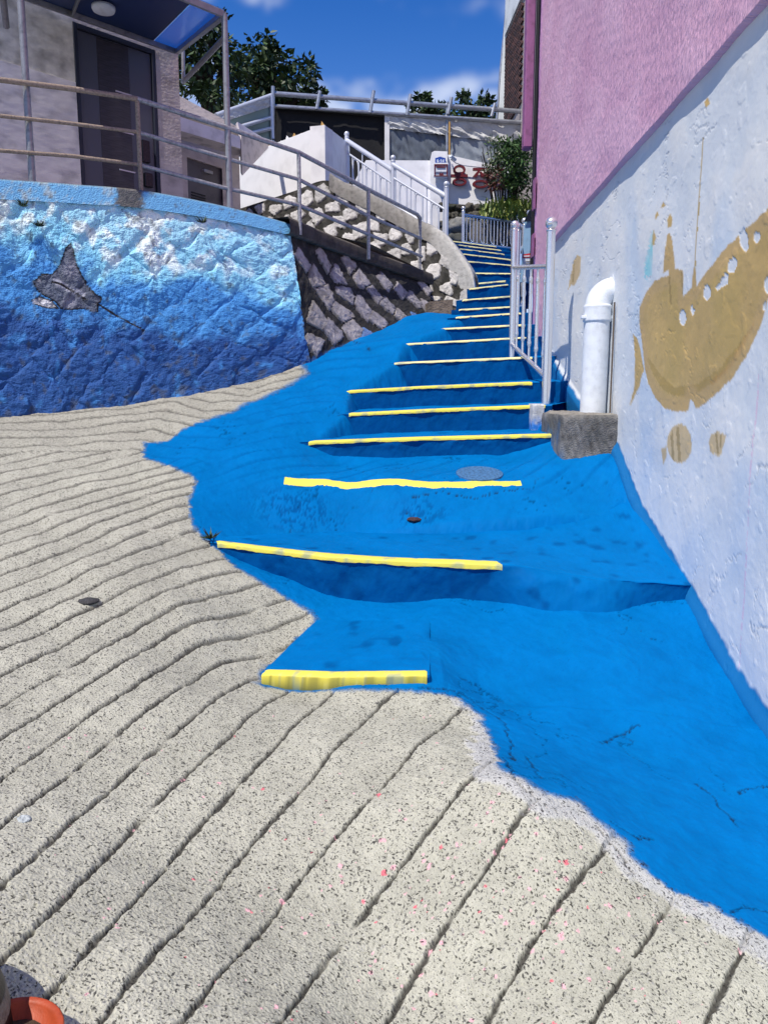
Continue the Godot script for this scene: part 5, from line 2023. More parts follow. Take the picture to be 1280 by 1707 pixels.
func build_upper_walls() -> void:
	# white parapet box above the stones
	var c := at(540, 208, 10.75)
	var l := at(398, 262, 13.2)
	var r := at(579, 238, 12.2)
	var o := thing("white_parapet", "tall white rendered wall with a sharp corner above the stone retaining wall", "wall", Vector3(c.x, at(540, 300, 10.75).y, c.z))
	var base := at(540, 330, 10.75).y - 0.4
	var mb := MB.new()
	mb.slab([Vector3(l.x, base, l.z), Vector3(c.x, base, c.z), c, l], Vector3(0.1, 0, -0.22))
	part(o, "wall", local(mb, o), M.white_render)
	mb = MB.new()
	var step := Vector3(0.012, 0, 0)
	mb.slab([Vector3(c.x, base, c.z) + step, Vector3(r.x, base, r.z) + step, r + step, c + step + Vector3(0, -0.004, 0)], Vector3(-0.2, 0, -0.05))
	part(o, "wall", local(mb, o), M.white_render)
	rng.seed = 12
	for k in 13:
		var f := 0.06 + 0.88 * k / 12.0
		var p := c.lerp(l, f) + Vector3(0.06, 0.0, -0.09)
		var s := thing("wall_shard", "%s pottery shard on the white parapet, %s from its sharp corner" % ["ochre" if k % 4 == 0 else "small white", ["first", "second", "third", "fourth", "fifth", "sixth", "seventh", "eighth", "ninth", "tenth", "eleventh", "twelfth", "last"][k]], "shard", p, "shards along the top of the white parapet")
		mb = MB.new()
		var h := rng.randf_range(0.05, 0.11)
		var w := rng.randf_range(0.022, 0.04)
		mb.slab([p + Vector3(-w, -0.01, 0), p + Vector3(w, -0.01, 0), p + Vector3(w * 0.5, h * 0.6, 0), p + Vector3(rng.randf_range(-w, w) * 0.5, h, 0), p + Vector3(-w * 0.8, h * 0.5, 0)], Vector3(0.01, 0, -0.03))
		part(s, "shard", local(mb, s), M.ochre if k % 4 == 0 else M.white_render)
	# the wall with the sign
	o = thing("sign_wall", "white garden wall with a raised gatepost, red letters fixed to it", "wall", at(720, 345, 13.3))
	mb = MB.new()
	frontal(mb, [[560, 360], [716.5, 380], [716.5, 267.5], [610, 267]], 13.3, 0.2)
	part(o, "wall", local(mb, o), M.white_render)
	mb = MB.new()
	frontal(mb, [[717, 380], [746, 380], [745.6, 252.5], [724, 251.5], [719.5, 254], [717, 266]], 13.22, 0.32)
	part(o, "gatepost", local(mb, o), M.white_render)
	mb = MB.new()
	frontal(mb, [[746.5, 339], [800, 343], [850, 352], [850, 281], [800, 270], [746.5, 258]], 13.3, 0.2)
	part(o, "wall", local(mb, o), M.white_render)
	# red letters
	var sg := thing("sign_letters", "dark red raised Korean letters on the white garden wall", "sign", at(752, 312, 13.28))
	var per := 13.26 / FOCAL
	var org := at(700, 220, 13.26)
	var pt := func(x: float, y: float) -> Vector3:   # x, y from an enlarged view, 6.4 to the pixel
		var p := at(700 + x / 6.4, 220 + y / 6.4, 13.26)
		return Vector3(p.x, p.y, org.z)
	var ring := func(cx: float, cy: float, rx: float, ry: float, w: float, h: float) -> MB:
		var m := MB.new()
		var n := 32
		for k in n:
			var a := TAU * k / n
			var b := TAU * (k + 1) / n
			var o0: Vector3 = pt.call(cx + rx * cos(a), cy + ry * sin(a))
			var o1: Vector3 = pt.call(cx + rx * cos(b), cy + ry * sin(b))
			var i0: Vector3 = pt.call(cx + (rx - w) * cos(a), cy + (ry - h) * sin(a))
			var i1: Vector3 = pt.call(cx + (rx - w) * cos(b), cy + (ry - h) * sin(b))
			var z := Vector3(0, 0, 0.05)
			m.quad(o1 + z, o0 + z, i0 + z, i1 + z)
			m.quad(o0, o1, o1 + z, o0 + z) if false else m.quad(o0 + z, o1 + z, o1, o0)
			m.quad(i1 + z, i0 + z, i0, i1)
		return m
	var stroke := func(list: Array) -> MB:
		var m := MB.new()
		var pts := list.map(func(q): return pt.call(q[0], q[1]))
		m.slab(pts.map(func(p): return p + Vector3(0, 0, 0.052)), Vector3(0, 0, -0.052))
		return m
	for q in [ring.call(417, 412, 66, 52, 24, 20), stroke.call([[328, 460], [505, 460], [505, 489], [328, 489]]), stroke.call([[382, 436], [402, 436], [402, 459], [382, 459]]), stroke.call([[436, 436], [456, 436], [456, 459], [436, 459]]), ring.call(418, 541, 76, 40, 25, 17),
			stroke.call([[560, 392], [690, 392], [690, 418], [560, 418]]), stroke.call([[615, 419], [642, 419], [600, 487], [556, 487]]), stroke.call([[632, 436], [648, 430], [690, 480], [650, 487]]), stroke.call([[706, 395], [735, 395], [735, 500], [706, 500]]), stroke.call([[676, 432], [705, 432], [705, 455], [676, 455]]), ring.call(640, 562, 84, 42, 26, 18),
			stroke.call([[770, 400], [900, 400], [900, 425], [770, 425]]), stroke.call([[830, 426], [852, 426], [800, 500], [770, 500]]), ring.call(850, 575, 84, 42, 26, 18)]:
		part(sg, "letter_stroke", local(q, sg), M.sign_red)
	# house number
	var plate := thing("house_number_plate", "blue house number plate reading 6-14 on the white gatepost", "sign", at(734, 273, 13.2))
	mb = MB.new()
	frontal(mb, [[725.3, 273.5], [742.3, 273.5], [742.3, 263.5], [738, 262.5], [733.5, 261], [729, 262.5], [725.3, 263.5]], 13.19, 0.012)
	part(plate, "plate", local(mb, plate), M.plate_blue)
	var tm := TextMesh.new()
	var font := SystemFont.new()
	font.font_names = PackedStringArray(["Droid Sans"])
	font.font_weight = 700
	tm.font = font
	tm.text = "6-14"
	tm.font_size = 32
	tm.pixel_size = 0.0019
	tm.depth = 0.004
	var digits := part(plate, "digits", tm, M.white_paint)
	digits.position = at(733.8, 268, 13.17) - plate.position
	for k in 4:
		mb = MB.new()
		frontal(mb, [[728.5 + k * 2.8, 272.6], [730.6 + k * 2.8, 272.6], [730.6 + k * 2.8, 271.2], [728.5 + k * 2.8, 271.2]], 13.172, 0.003)
		part(plate, "small_letter", local(mb, plate), M.white_paint)
	# mailbox
	var box := thing("mailbox", "white letterbox with dark red edges under the house number", "mailbox", at(734.5, 294, 13.2))
	mb = MB.new()
	mb.box(Transform3D(Basis(), at(734.7, 284, 13.12)), Vector3(0.235, 0.2, 0.12), 0.008)
	part(box, "body", local(mb, box), M.white_paint)
	for q in [[723.5, 273.6, 746, 275.6], [723.5, 275.8, 725.2, 294], [744.3, 275.8, 746, 294], [725.4, 292.4, 744.1, 294], [725.4, 285.8, 744.1, 287.2], [727.5, 277.2, 742, 279.2]]:
		mb = MB.new()
		frontal(mb, [[q[0], q[3]], [q[2], q[3]], [q[2], q[1]], [q[0], q[1]]], 13.045, 0.012)
		part(box, "trim", local(mb, box), M.sign_red if q[1] < 284 or q[1] > 290 else M.silver)
	mb = MB.new()
	frontal(mb, [[731.5, 291.6], [739, 291.6], [738, 288], [735.2, 289.5], [732.5, 288]], 13.048, 0.004)
	part(box, "emblem", local(mb, box), M.sign_red)
	# security camera
	var cam := thing("security_camera", "small white security camera on the wall beside the raised gatepost", "camera", at(752, 265, 13.2))
	mb = MB.new()
	mb.box(Transform3D(Basis.from_euler(Vector3(0.25, 0.5, -0.45)), at(755, 263.5, 13.1)), Vector3(0.12, 0.045, 0.05), 0.006)
	part(cam, "body", local(mb, cam), M.white_paint)
	bar(cam, "bracket", [at(749, 259, 13.24), at(752, 266, 13.12)], 0.012, M.white_paint, 6)
	bar(cam, "cable", [at(752, 266, 13.18), at(760, 272, 13.2), at(772, 276, 13.22), at(790, 278, 13.22), at(820, 281, 13.22)], 0.008, M.silver, 6)


func drape(o: Node3D, called: String, c: Array, nu: int, nv: int, folds: float, amp: float, material: Material, seed_: float) -> void:   # hanging sheet: corners left-bottom, right-bottom, right-top, left-top
	var pos := PackedVector3Array()
	var col := PackedColorArray()
	var uv := PackedVector2Array()
	var nn: Vector3 = (c[1] - c[0]).cross(c[3] - c[0]).normalized()
	for j in nv:
		for i in nu:
			var f := float(i) / (nu - 1)
			var g := float(j) / (nv - 1)
			var p: Vector3 = c[0].lerp(c[1], f).lerp(c[3].lerp(c[2], f), g)
			var w := nb.get_noise_2d(f * folds + seed_ + g * 2.0, g * 1.4 + seed_) + 0.5 * na.get_noise_2d(f * folds * 2.3 + g * 3.0, seed_)
			p += nn * w * amp * (1.0 - 0.6 * g)
			pos.append(p - o.position); col.append(Color.WHITE); uv.append(Vector2(f, g))
	part(o, called, grid_mesh(nu, nv, pos, col, uv), material)


func build_shelter() -> void:
	var o := thing("tarpaulin_shelter", "long shelter of grey and white tarpaulin on a galvanised pipe frame", "shelter", at(640, 262, 15.0))
	var d := 14.6
	var tl := at(456, 156, d)
	var tr := at_y(884, 187, tl.y)
	var ml := at(458, 177, d)
	var mr := at_y(884, 205, ml.y)
	var in_line := func(px: float, py: float) -> Vector3: return on_plan(px, py, tl, tr)
	bar(o, "pipe", [tl, tr], 0.042, M.galvanised, 10)
	bar(o, "pipe", [ml, mr], 0.034, M.galvanised, 10)
	for q in [[456, 150, 268], [528, 158, 184], [617, 157, 190], [678, 163, 194], [746, 168, 192], [818, 178, 196]]:
		bar(o, "upright", [in_line.call(q[0], q[2]) + Vector3(0, 0, 0.05), in_line.call(q[0] + (0.0 if q[0] < 500 else 6.0), q[1]) + Vector3(0, 0.04, 0.05)], 0.032, M.galvanised, 8)
	bar(o, "upright", [in_line.call(745, 272), in_line.call(745, 170)], 0.03, M.galvanised, 8)
	bar(o, "upright", [in_line.call(747, 275) + Vector3(0.02, 0, 0.06), in_line.call(747, 205) + Vector3(0.02, 0, 0.06)], 0.016, M.ochre, 6)
	# dark netting of the open bay, then the tarpaulin bays with their smoky windows
	var back := Vector3(0, 0, -0.12)
	drape(o, "shade_net", [in_line.call(457, 280) + back, in_line.call(641, 300) + back, in_line.call(641, 192) + back, in_line.call(459, 176) + back], 40, 20, 5.0, 0.03, M.shade_net, 3.0)
	var mb := MB.new()
	mb.slab([in_line.call(641, 275), in_line.call(649, 275), in_line.call(649, 193), in_line.call(641, 192)], Vector3(0, 0, -0.06))
	part(o, "post", local(mb, o), M.white_render)
	drape(o, "valance", [in_line.call(648, 214), in_line.call(884, 243), in_line.call(884, 206), in_line.call(642, 192)], 120, 16, 9.0, 0.07, M.tarp, 7.0)
	drape(o, "window_sheet", [in_line.call(648, 272) + back * 0.3, in_line.call(745, 272) + back * 0.3, in_line.call(745, 215) + back * 0.3, in_line.call(648, 208) + back * 0.3], 60, 20, 6.0, 0.05, M.smoky, 21.0)
	drape(o, "window_sheet", [in_line.call(746, 275) + back * 0.3, in_line.call(884, 300) + back * 0.3, in_line.call(884, 236) + back * 0.3, in_line.call(746, 216) + back * 0.3], 60, 20, 6.0, 0.05, M.smoky_pale, 33.0)
	mb = MB.new()
	var deep := Vector3(0.2, 0, -3.2)
	mb.slab([in_line.call(452, 330) + deep, in_line.call(884, 330) + deep, in_line.call(884, 206) + deep, in_line.call(459, 178) + deep], Vector3(0, 0, -0.05))
	mb.slab([mr + Vector3(0, 0.02, -0.05), ml + Vector3(0, 0.02, -0.05), ml + deep, mr + deep], Vector3(0, -0.02, 0))
	part(o, "lining", local(mb, o), M.tarp_dark)
	# the greenhouse-like end with white ribs on the left
	var g := thing("greenhouse_end", "sloping white framed end of a shelter with pale green panes at the trees", "shelter", at(420, 228, 13.6))
	var q0 := at(360, 190, 13.2)
	var q1 := at(452, 160, 14.4)
	var q2 := at(452, 232, 14.4)
	var q3 := at(372, 232, 13.2)
	mb = MB.new()
	mb.slab([q3, q2, q1, q0], Vector3(-0.05, 0, -0.05))
	part(g, "pane", local(mb, g), M.green_pane)
	for s in [[[360, 192, 13.18], [452, 159, 14.38]], [[376, 219, 13.18], [452, 196, 14.38]], [[380, 231, 13.18], [453, 214, 14.38]], [[452, 158, 14.36], [455, 232, 14.36]]]:
		bar(g, "rib", [at(s[0][0], s[0][1], s[0][2]), at(s[1][0], s[1][1], s[1][2])], 0.035, M.white_steel, 8)
	drape(g, "skirt", [at(364, 206, 13.15), at(450, 178, 14.33), at(450, 163, 14.33), at(361, 192, 13.15)], 40, 8, 6.0, 0.05, M.tarp, 2.0)


func build_tower() -> void:
	var o := thing("brick_tower", "tall building with a white frame and dark brick side beyond the pink house", "building", at(841, 230, 17.0))
	var a := at(841, 230, 17.0)
	var b := at(905, 230, 13.6)
	var low := a.y - 2.0
	var y1 := at(841, 60, 17.0).y
	var out := (b - a).cross(Vector3.UP) * Vector3(1, 0, 1)
	out = out.normalized()
	if out.z < 0: out = -out
	var mb := MB.new()
	quad_wall(mb, a, b, low, y1, -out * 0.3)
	part(o, "mortar", local(mb, o), M.brick_mortar)
	var al := (b - a) * Vector3(1, 0, 1)
	var long := al.length()
	al = al.normalized()
	rng.seed = 8
	var bw := 0.235
	var bh := 0.064
	var shared := []
	for k in 2:
		mb = MB.new()
		mb.box(Transform3D(Basis(al, Vector3.UP, out), Vector3.ZERO), Vector3(bw * (1.0 if k == 0 else 0.5) - 0.024, bh - 0.018, 0.05), 0.005)
		shared.append(mb.mesh())
	var first_row := int((at(850, 205, 16.5).y - low) / bh)
	var count := 0
	var row := first_row
	while low + (row + 1) * bh < y1 and count < 298:
		var x := bw * 0.5 if row % 2 else bw * 0.75
		if row % 2 == 0:
			var h := part(o, "brick", shared[1], M["brick%d" % (rng.randi() % 3)])
			h.position = a + al * bw * 0.25 + Vector3(0, low + (row + 0.5) * bh - a.y, 0) + out * 0.012 - o.position
			count += 1
			x = bw
		while x + bw * 0.5 < minf(long, 1.75) and count < 298:
			var p := part(o, "brick", shared[0], M["brick%d" % (rng.randi() % 3)])
			p.position = a + al * x + Vector3(0, low + (row + 0.5) * bh - a.y, 0) + out * (0.012 + rng.randf() * 0.004) - o.position
			x += bw
			count += 1
		row += 1
	mb = MB.new()
	quad_wall(mb, a + out * 0.05, b + out * 0.05, y1, y1 + 3.0, -out * 0.4)
	part(o, "white_band", local(mb, o), M.tower_white)
	mb = MB.new()
	mb.slab([at(828, 205, 17.05), at(841.5, 205, 17.0), at(841.5, 58, 17.0), at(846, 0, 17.0), at(848, -30, 17.0), at(846, -30, 17.05)], Vector3(0.25, 0, -0.5))
	part(o, "white_fin", local(mb, o), M.tower_white)
	bar(o, "flashing", [at(827.6, 205, 17.06), at(834, 120, 17.06), at(846.5, -10, 17.06)], 0.03, M.galvanised, 6)


# ---------- plants

func leaf(mb: MB, p: Vector3, dir: Vector3, side: Vector3, l: float, w: float) -> void:
	var nn := dir.cross(side).normalized()
	var tip := p + dir * l
	var mid := p + dir * l * 0.45 + nn * l * 0.06
	var i := mb.vert(p, nn, Vector2(0, 0)); mb.vert(mid + side * w, (nn + side * 0.4).normalized(), Vector2(0.5, 1)); mb.vert(tip, nn, Vector2(1, 0.5)); mb.vert(mid - side * w, (nn - side * 0.4).normalized(), Vector2(0.5, 0))
	mb.ix.append_array([i, i + 1, i + 2, i, i + 2, i + 3])


func spray(mb: MB, c: Vector3, r: float, count: int, l: float, w: float, tones: Array) -> void:
	for k in count:
		var v := Vector3(rng.randfn(), rng.randfn(), rng.randfn()).normalized()
		var p := c + v * r * pow(rng.randf(), 0.45) * Vector3(1.0, 0.75, 1.0)
		var dir := (v + Vector3(rng.randfn(), rng.randfn() - 0.3, rng.randfn()) * 0.7).normalized()
		var side := dir.cross(Vector3(rng.randfn(), rng.randfn() + 1.5, rng.randfn())).normalized()
		mb.col = tones[rng.randi() % tones.size()] * rng.randf_range(0.7, 1.3)
		leaf(mb, p, dir, side, l * rng.randf_range(0.7, 1.3), w * rng.randf_range(0.7, 1.2))


func tree(label: String, foot: Vector3, clumps: Array, leaves: int, size: float, tones: Array, seed_: int) -> void:
	rng.seed = seed_
	var o := thing("tree", label, "tree", foot, "trees behind the houses")
	var mb := MB.new()
	var mid := Vector3.ZERO
	for q in clumps:
		mid += q[0]
	mid /= clumps.size()
	mb.tube([foot - Vector3(0, 0.5, 0), foot.lerp(mid, 0.45) + Vector3(0.1, 0, 0), mid], 0.22, 10, true, 0.09)
	for q in clumps:
		mb.tube([foot.lerp(mid, 0.55), q[0].lerp(mid, 0.4) - Vector3(0, 0.1, 0), q[0]], 0.07, 6, true, 0.02)
	part(o, "trunk", local(mb, o), M.bark)
	mb = MB.new()
	for q in clumps:
		var r: float = q[1]
		for k in int(9 * r * r) + 5:
			var v := Vector3(rng.randfn(), rng.randfn(), rng.randfn()).normalized()
			var c: Vector3 = q[0] + v * r * rng.randf_range(0.45, 1.0) * Vector3(1, 0.85, 1)
			spray(mb, c, r * rng.randf_range(0.18, 0.34), leaves, size, size * 0.27, tones)
	part(o, "crown", local(mb, o), M.leaf)


func build_trees() -> void:
	var dark := [Color(0.030, 0.062, 0.018), Color(0.022, 0.048, 0.014), Color(0.045, 0.085, 0.022), Color(0.018, 0.04, 0.016)]
	var q := func(list: Array) -> Array:
		return list.map(func(e): return [at(e[0], e[1], e[2]), e[3]])
	tree("tall dark green tree just right of the blue canopy", at(345, 320, 17.0), q.call([[330, 60, 17.0, 0.75], [345, 100, 17.2, 0.9], [322, 130, 16.8, 0.8], [370, 140, 17.0, 0.75], [352, 42, 17.3, 0.5], [312, 85, 17.0, 0.7], [350, 165, 17.0, 0.8], [385, 110, 17.4, 0.5]]), 26, 0.17, dark, 3)
	tree("broad dark green tree behind the greenhouse end", at(440, 320, 20.0), q.call([[445, 105, 20.0, 0.75], [420, 125, 20.2, 0.8], [465, 130, 19.8, 0.85], [495, 140, 20.0, 0.7], [440, 150, 20.0, 0.9], [480, 160, 20.0, 0.85], [400, 110, 20.4, 0.7], [410, 160, 20.0, 0.9], [515, 155, 20.0, 0.5], [525, 165, 20.0, 0.45], [455, 90, 20.0, 0.4]]), 26, 0.19, dark, 4)
	tree("small dark tree top above the shelter pipes, the left one", at(712, 330, 24.0), q.call([[704, 172, 24.0, 0.32], [692, 184, 24.0, 0.35], [715, 180, 24.1, 0.35], [728, 178, 24.0, 0.3], [740, 186, 24.0, 0.4], [700, 192, 24.0, 0.45], [722, 192, 24.0, 0.45], [706, 160, 24.0, 0.18]]), 14, 0.17, dark, 5)
	tree("small dark tree top nearest the brick tower", at(795, 330, 24.0), q.call([[775, 172, 24.0, 0.3], [790, 182, 24.0, 0.38], [806, 176, 24.0, 0.32], [770, 190, 24.0, 0.4], [800, 194, 24.0, 0.45], [816, 186, 24.0, 0.35], [772, 160, 24.0, 0.16], [812, 166, 24.0, 0.18], [782, 194, 24.0, 0.4]]), 14, 0.17, dark, 6)
	# the bush by the sign
	rng.seed = 40
	var foot := at(842, 350, 12.4)
	var o := thing("bush", "leafy dark green bush with reddish shoots in front of the red letters", "bush", foot)
	var mb := MB.new()
	for k in 26:
		var x := rng.randf_range(-0.32, 0.26)
		mb.tube([foot + Vector3(x * 0.5, -0.15, rng.randf_range(-0.1, 0.1)), foot + Vector3(x * 0.8, 0.3, rng.randf_range(-0.15, 0.15)), foot + Vector3(x * 1.4, rng.randf_range(0.6, 0.95), rng.randf_range(-0.25, 0.2))], 0.012, 5, true, 0.005)
	part(o, "stem", local(mb, o), M.bark)
	mb = MB.new()
	var green := [Color(0.035, 0.085, 0.018), Color(0.05, 0.12, 0.028), Color(0.025, 0.06, 0.015), Color(0.075, 0.15, 0.04)]
	var red := [Color(0.12, 0.03, 0.028), Color(0.08, 0.025, 0.02), Color(0.05, 0.06, 0.02)]
	var pale := [Color(0.30, 0.30, 0.24), Color(0.14, 0.2, 0.08), Color(0.06, 0.12, 0.03)]
	for k in 150:
		var px := rng.randfn(850, 18)
		var py := rng.randf_range(236, 312)
		px = clampf(px, 812 + absf(py - 275) * 0.25, 893)
		var tones := green
		if px < 835 and py > 285: tones = red
		elif px < 832 and py < 280: tones = pale
		spray(mb, at(px, py, 12.4 + rng.randf_range(-0.3, 0.3)), 0.1, 20, 0.075, 0.014, tones)
	for k in 16:
		spray(mb, at(rng.randf_range(812, 822), rng.randf_range(292, 312), 12.3), 0.05, 10, 0.06, 0.010, red)
	for k in 26:
		spray(mb, at(rng.randf_range(845, 888), rng.randf_range(300, 345), 12.35), 0.09, 14, 0.07, 0.014, green)
	part(o, "foliage", local(mb, o), M.leaf)
	# strap-leaved plants on the rubble
	rng.seed = 41
	var tuft_at := at(840, 352, 12.0)
	var tp := thing("lily_clump", "yellow green strap leaved plants along the top of the rubble", "plant", tuft_at)
	mb = MB.new()
	for k in 420:
		var p := at(rng.randf_range(802, 886), rng.randf_range(345, 368), 12.0 + rng.randf_range(-0.25, 0.25))
		var a := rng.randf() * TAU
		var out := Vector3(cos(a), 0, sin(a))
		mb.col = [Color(0.16, 0.22, 0.035), Color(0.10, 0.17, 0.03), Color(0.24, 0.27, 0.06)][k % 3] * rng.randf_range(0.7, 1.2)
		var l := rng.randf_range(0.12, 0.26)
		var p1 := p + Vector3(0, l * 0.55, 0) + out * l * 0.3
		var p2 := p + Vector3(0, l * 0.6, 0) + out * l * 0.75
		var side := out.cross(Vector3.UP) * 0.011
		mb.quad(p - side, p + side, p1 + side, p1 - side)
		mb.tri(p1 - side, p1 + side, p2)
	part(tp, "blades", local(mb, tp), M.leaf)
	# weeds rooted in the painted wall
	var spots := [[40, 345, 5.78, "dark weed tuft rooted in the painted wall above the ray"], [66, 378, 5.85, "small weed in the painted wall just above the ray's wing tip"], [338, 372, 6.5, "thin green weed near the right end of the painted wall"], [512, 628, 6.7, "tiny weed where the painted wall meets the concrete road"], [352, 898, 4.05, "little dark weed at the left tip of a yellow step edge"]]
	for w in spots:
		rng.seed = 60 + int(w[0])
		var f := at(w[0], w[1], w[2])
		var wd := thing("weed", w[3], "weed", f)
		mb = MB.new()
		for k in 40:
			var a := rng.randf() * TAU
			var dir := Vector3(cos(a), rng.randf_range(0.2, 1.3), sin(a) + 0.5).normalized()
			mb.col = [Color(0.03, 0.05, 0.02), Color(0.06, 0.10, 0.03), Color(0.03, 0.03, 0.025)][k % 3]
			leaf(mb, f, dir, dir.cross(Vector3.UP).normalized(), rng.randf_range(0.03, 0.085), 0.004)
		part(wd, "blades", local(mb, wd), M.leaf)


func boulder(label: String, c: Vector3, size: Vector3, tone: Color, seed_: int, parent: Node3D = null) -> void:
	var o: Node3D = parent if parent else thing("boulder", label, "rock", c - Vector3(0, size.y * 0.5, 0))
	var pos := PackedVector3Array()
	var col := PackedColorArray()
	var uv := PackedVector2Array()
	for j in 15:
		for i in 25:
			var a := TAU * i / 24.0
			var b := -PI / 2 + PI * j / 14.0
			var v := Vector3(cos(a) * cos(b), sin(b), sin(a) * cos(b))
			var n1 := na.get_noise_3dv(v * 0.9 + Vector3(seed_, 0, 0) * 7.3)
			var n2 := nb.get_noise_3dv(v * 2.2 + Vector3(0, seed_, 0) * 3.1)
			var q := v.abs()
			v /= pow(pow(q.x, 3.0) + pow(q.y, 3.0) + pow(q.z, 3.0), 1.0 / 3.0)
			pos.append(c + v * size * 0.5 * (1.0 + 0.28 * n1 + 0.14 * n2) - o.position)
			col.append(tone * (1.0 + 0.4 * n1 + 0.4 * n2)); uv.append(Vector2(i, j))
	part(o, "stone" if parent else "rock", grid_mesh(25, 15, pos, col, uv), M.stone)


func build_rubble() -> void:
	rng.seed = 90
	var o := thing("rubble_wall", "dark mossy dry stone bank under the white sign wall", "wall", at(780, 400, 12.9))
	for row in 5:
		for k in 9:
			var px := 738 + k * 13.5 + (6 if row % 2 else 0) + rng.randf_range(-3, 3)
			var py := 346 + row * 13 + rng.randf_range(-2, 2) + k * 0.6
			boulder("", at(px, py, 13.0 - row * 0.1), Vector3(rng.randf_range(0.12, 0.2), rng.randf_range(0.10, 0.16), 0.22), [Color(0.055, 0.052, 0.045), Color(0.09, 0.085, 0.07), Color(0.04, 0.045, 0.03), Color(0.13, 0.12, 0.1)][rng.randi() % 4], row * 20 + k, o)
	boulder("rounded pale grey boulder behind the landing railing", at(768, 378, 12.3), Vector3(0.42, 0.24, 0.3), Color(0.22, 0.22, 0.21), 3)
	boulder("large dark flat faced rock behind the landing railing", at(826, 396, 12.3), Vector3(0.9, 0.55, 0.5), Color(0.10, 0.095, 0.09), 8)
	boulder("dark rock low beside the white railing post", at(757, 402, 12.2), Vector3(0.3, 0.2, 0.3), Color(0.07, 0.075, 0.07), 15)
	boulder("grey rock between the big rock and the pink corner", at(868, 385, 12.2), Vector3(0.45, 0.5, 0.4), Color(0.13, 0.12, 0.115), 21)
	# pale blue panel with the red notice beside the steps
	var p := at(880, 430, 8.7)
	var n := thing("blue_panel", "pale blue metal panel leaning behind the railing posts by the pink corner", "panel", p)
	var mb := MB.new()
	frontal(mb, [[867, 470], [899, 470], [897, 352], [882, 350], [875, 368]], 8.7, 0.04)
	part(n, "panel", local(mb, n), M.pale_blue)
	mb = MB.new()
	frontal(mb, [[873, 370], [897, 366], [897, 352], [882, 350]], 8.67, 0.01)
	part(n, "window", local(mb, n), M.dark_glass)
	var s := thing("notice", "small notice with a red heading and white body on the blue panel", "notice", at(879, 438, 8.64))
	mb = MB.new()
	frontal(mb, [[871.5, 445], [886.5, 444], [886.5, 430], [871.5, 431]], 8.65, 0.006)
	part(s, "sheet", local(mb, s), M.white_paint)
	mb = MB.new()
	frontal(mb, [[871.5, 430.5], [886.5, 429.5], [886.5, 421.5], [871.5, 424]], 8.65, 0.006)
	part(s, "heading", local(mb, s), M.red_print)
	for k in 4:
		mb = MB.new()
		frontal(mb, [[873 + k * 3.2, 428.5 - k * 0.2], [875.4 + k * 3.2, 428.3 - k * 0.2], [875.4 + k * 3.2, 425.6 - k * 0.2], [873 + k * 3.2, 425.8 - k * 0.2]], 8.64, 0.003)
		part(s, "letter", local(mb, s), M.white_paint)
	for k in 2:
		mb = MB.new()
		frontal(mb, [[876, 436.5 + k * 3.5], [885, 436.3 + k * 3.5], [885, 435.0 + k * 3.5], [876, 435.2 + k * 3.5]], 8.645, 0.003)
		part(s, "text_line", local(mb, s), M.grey_print)


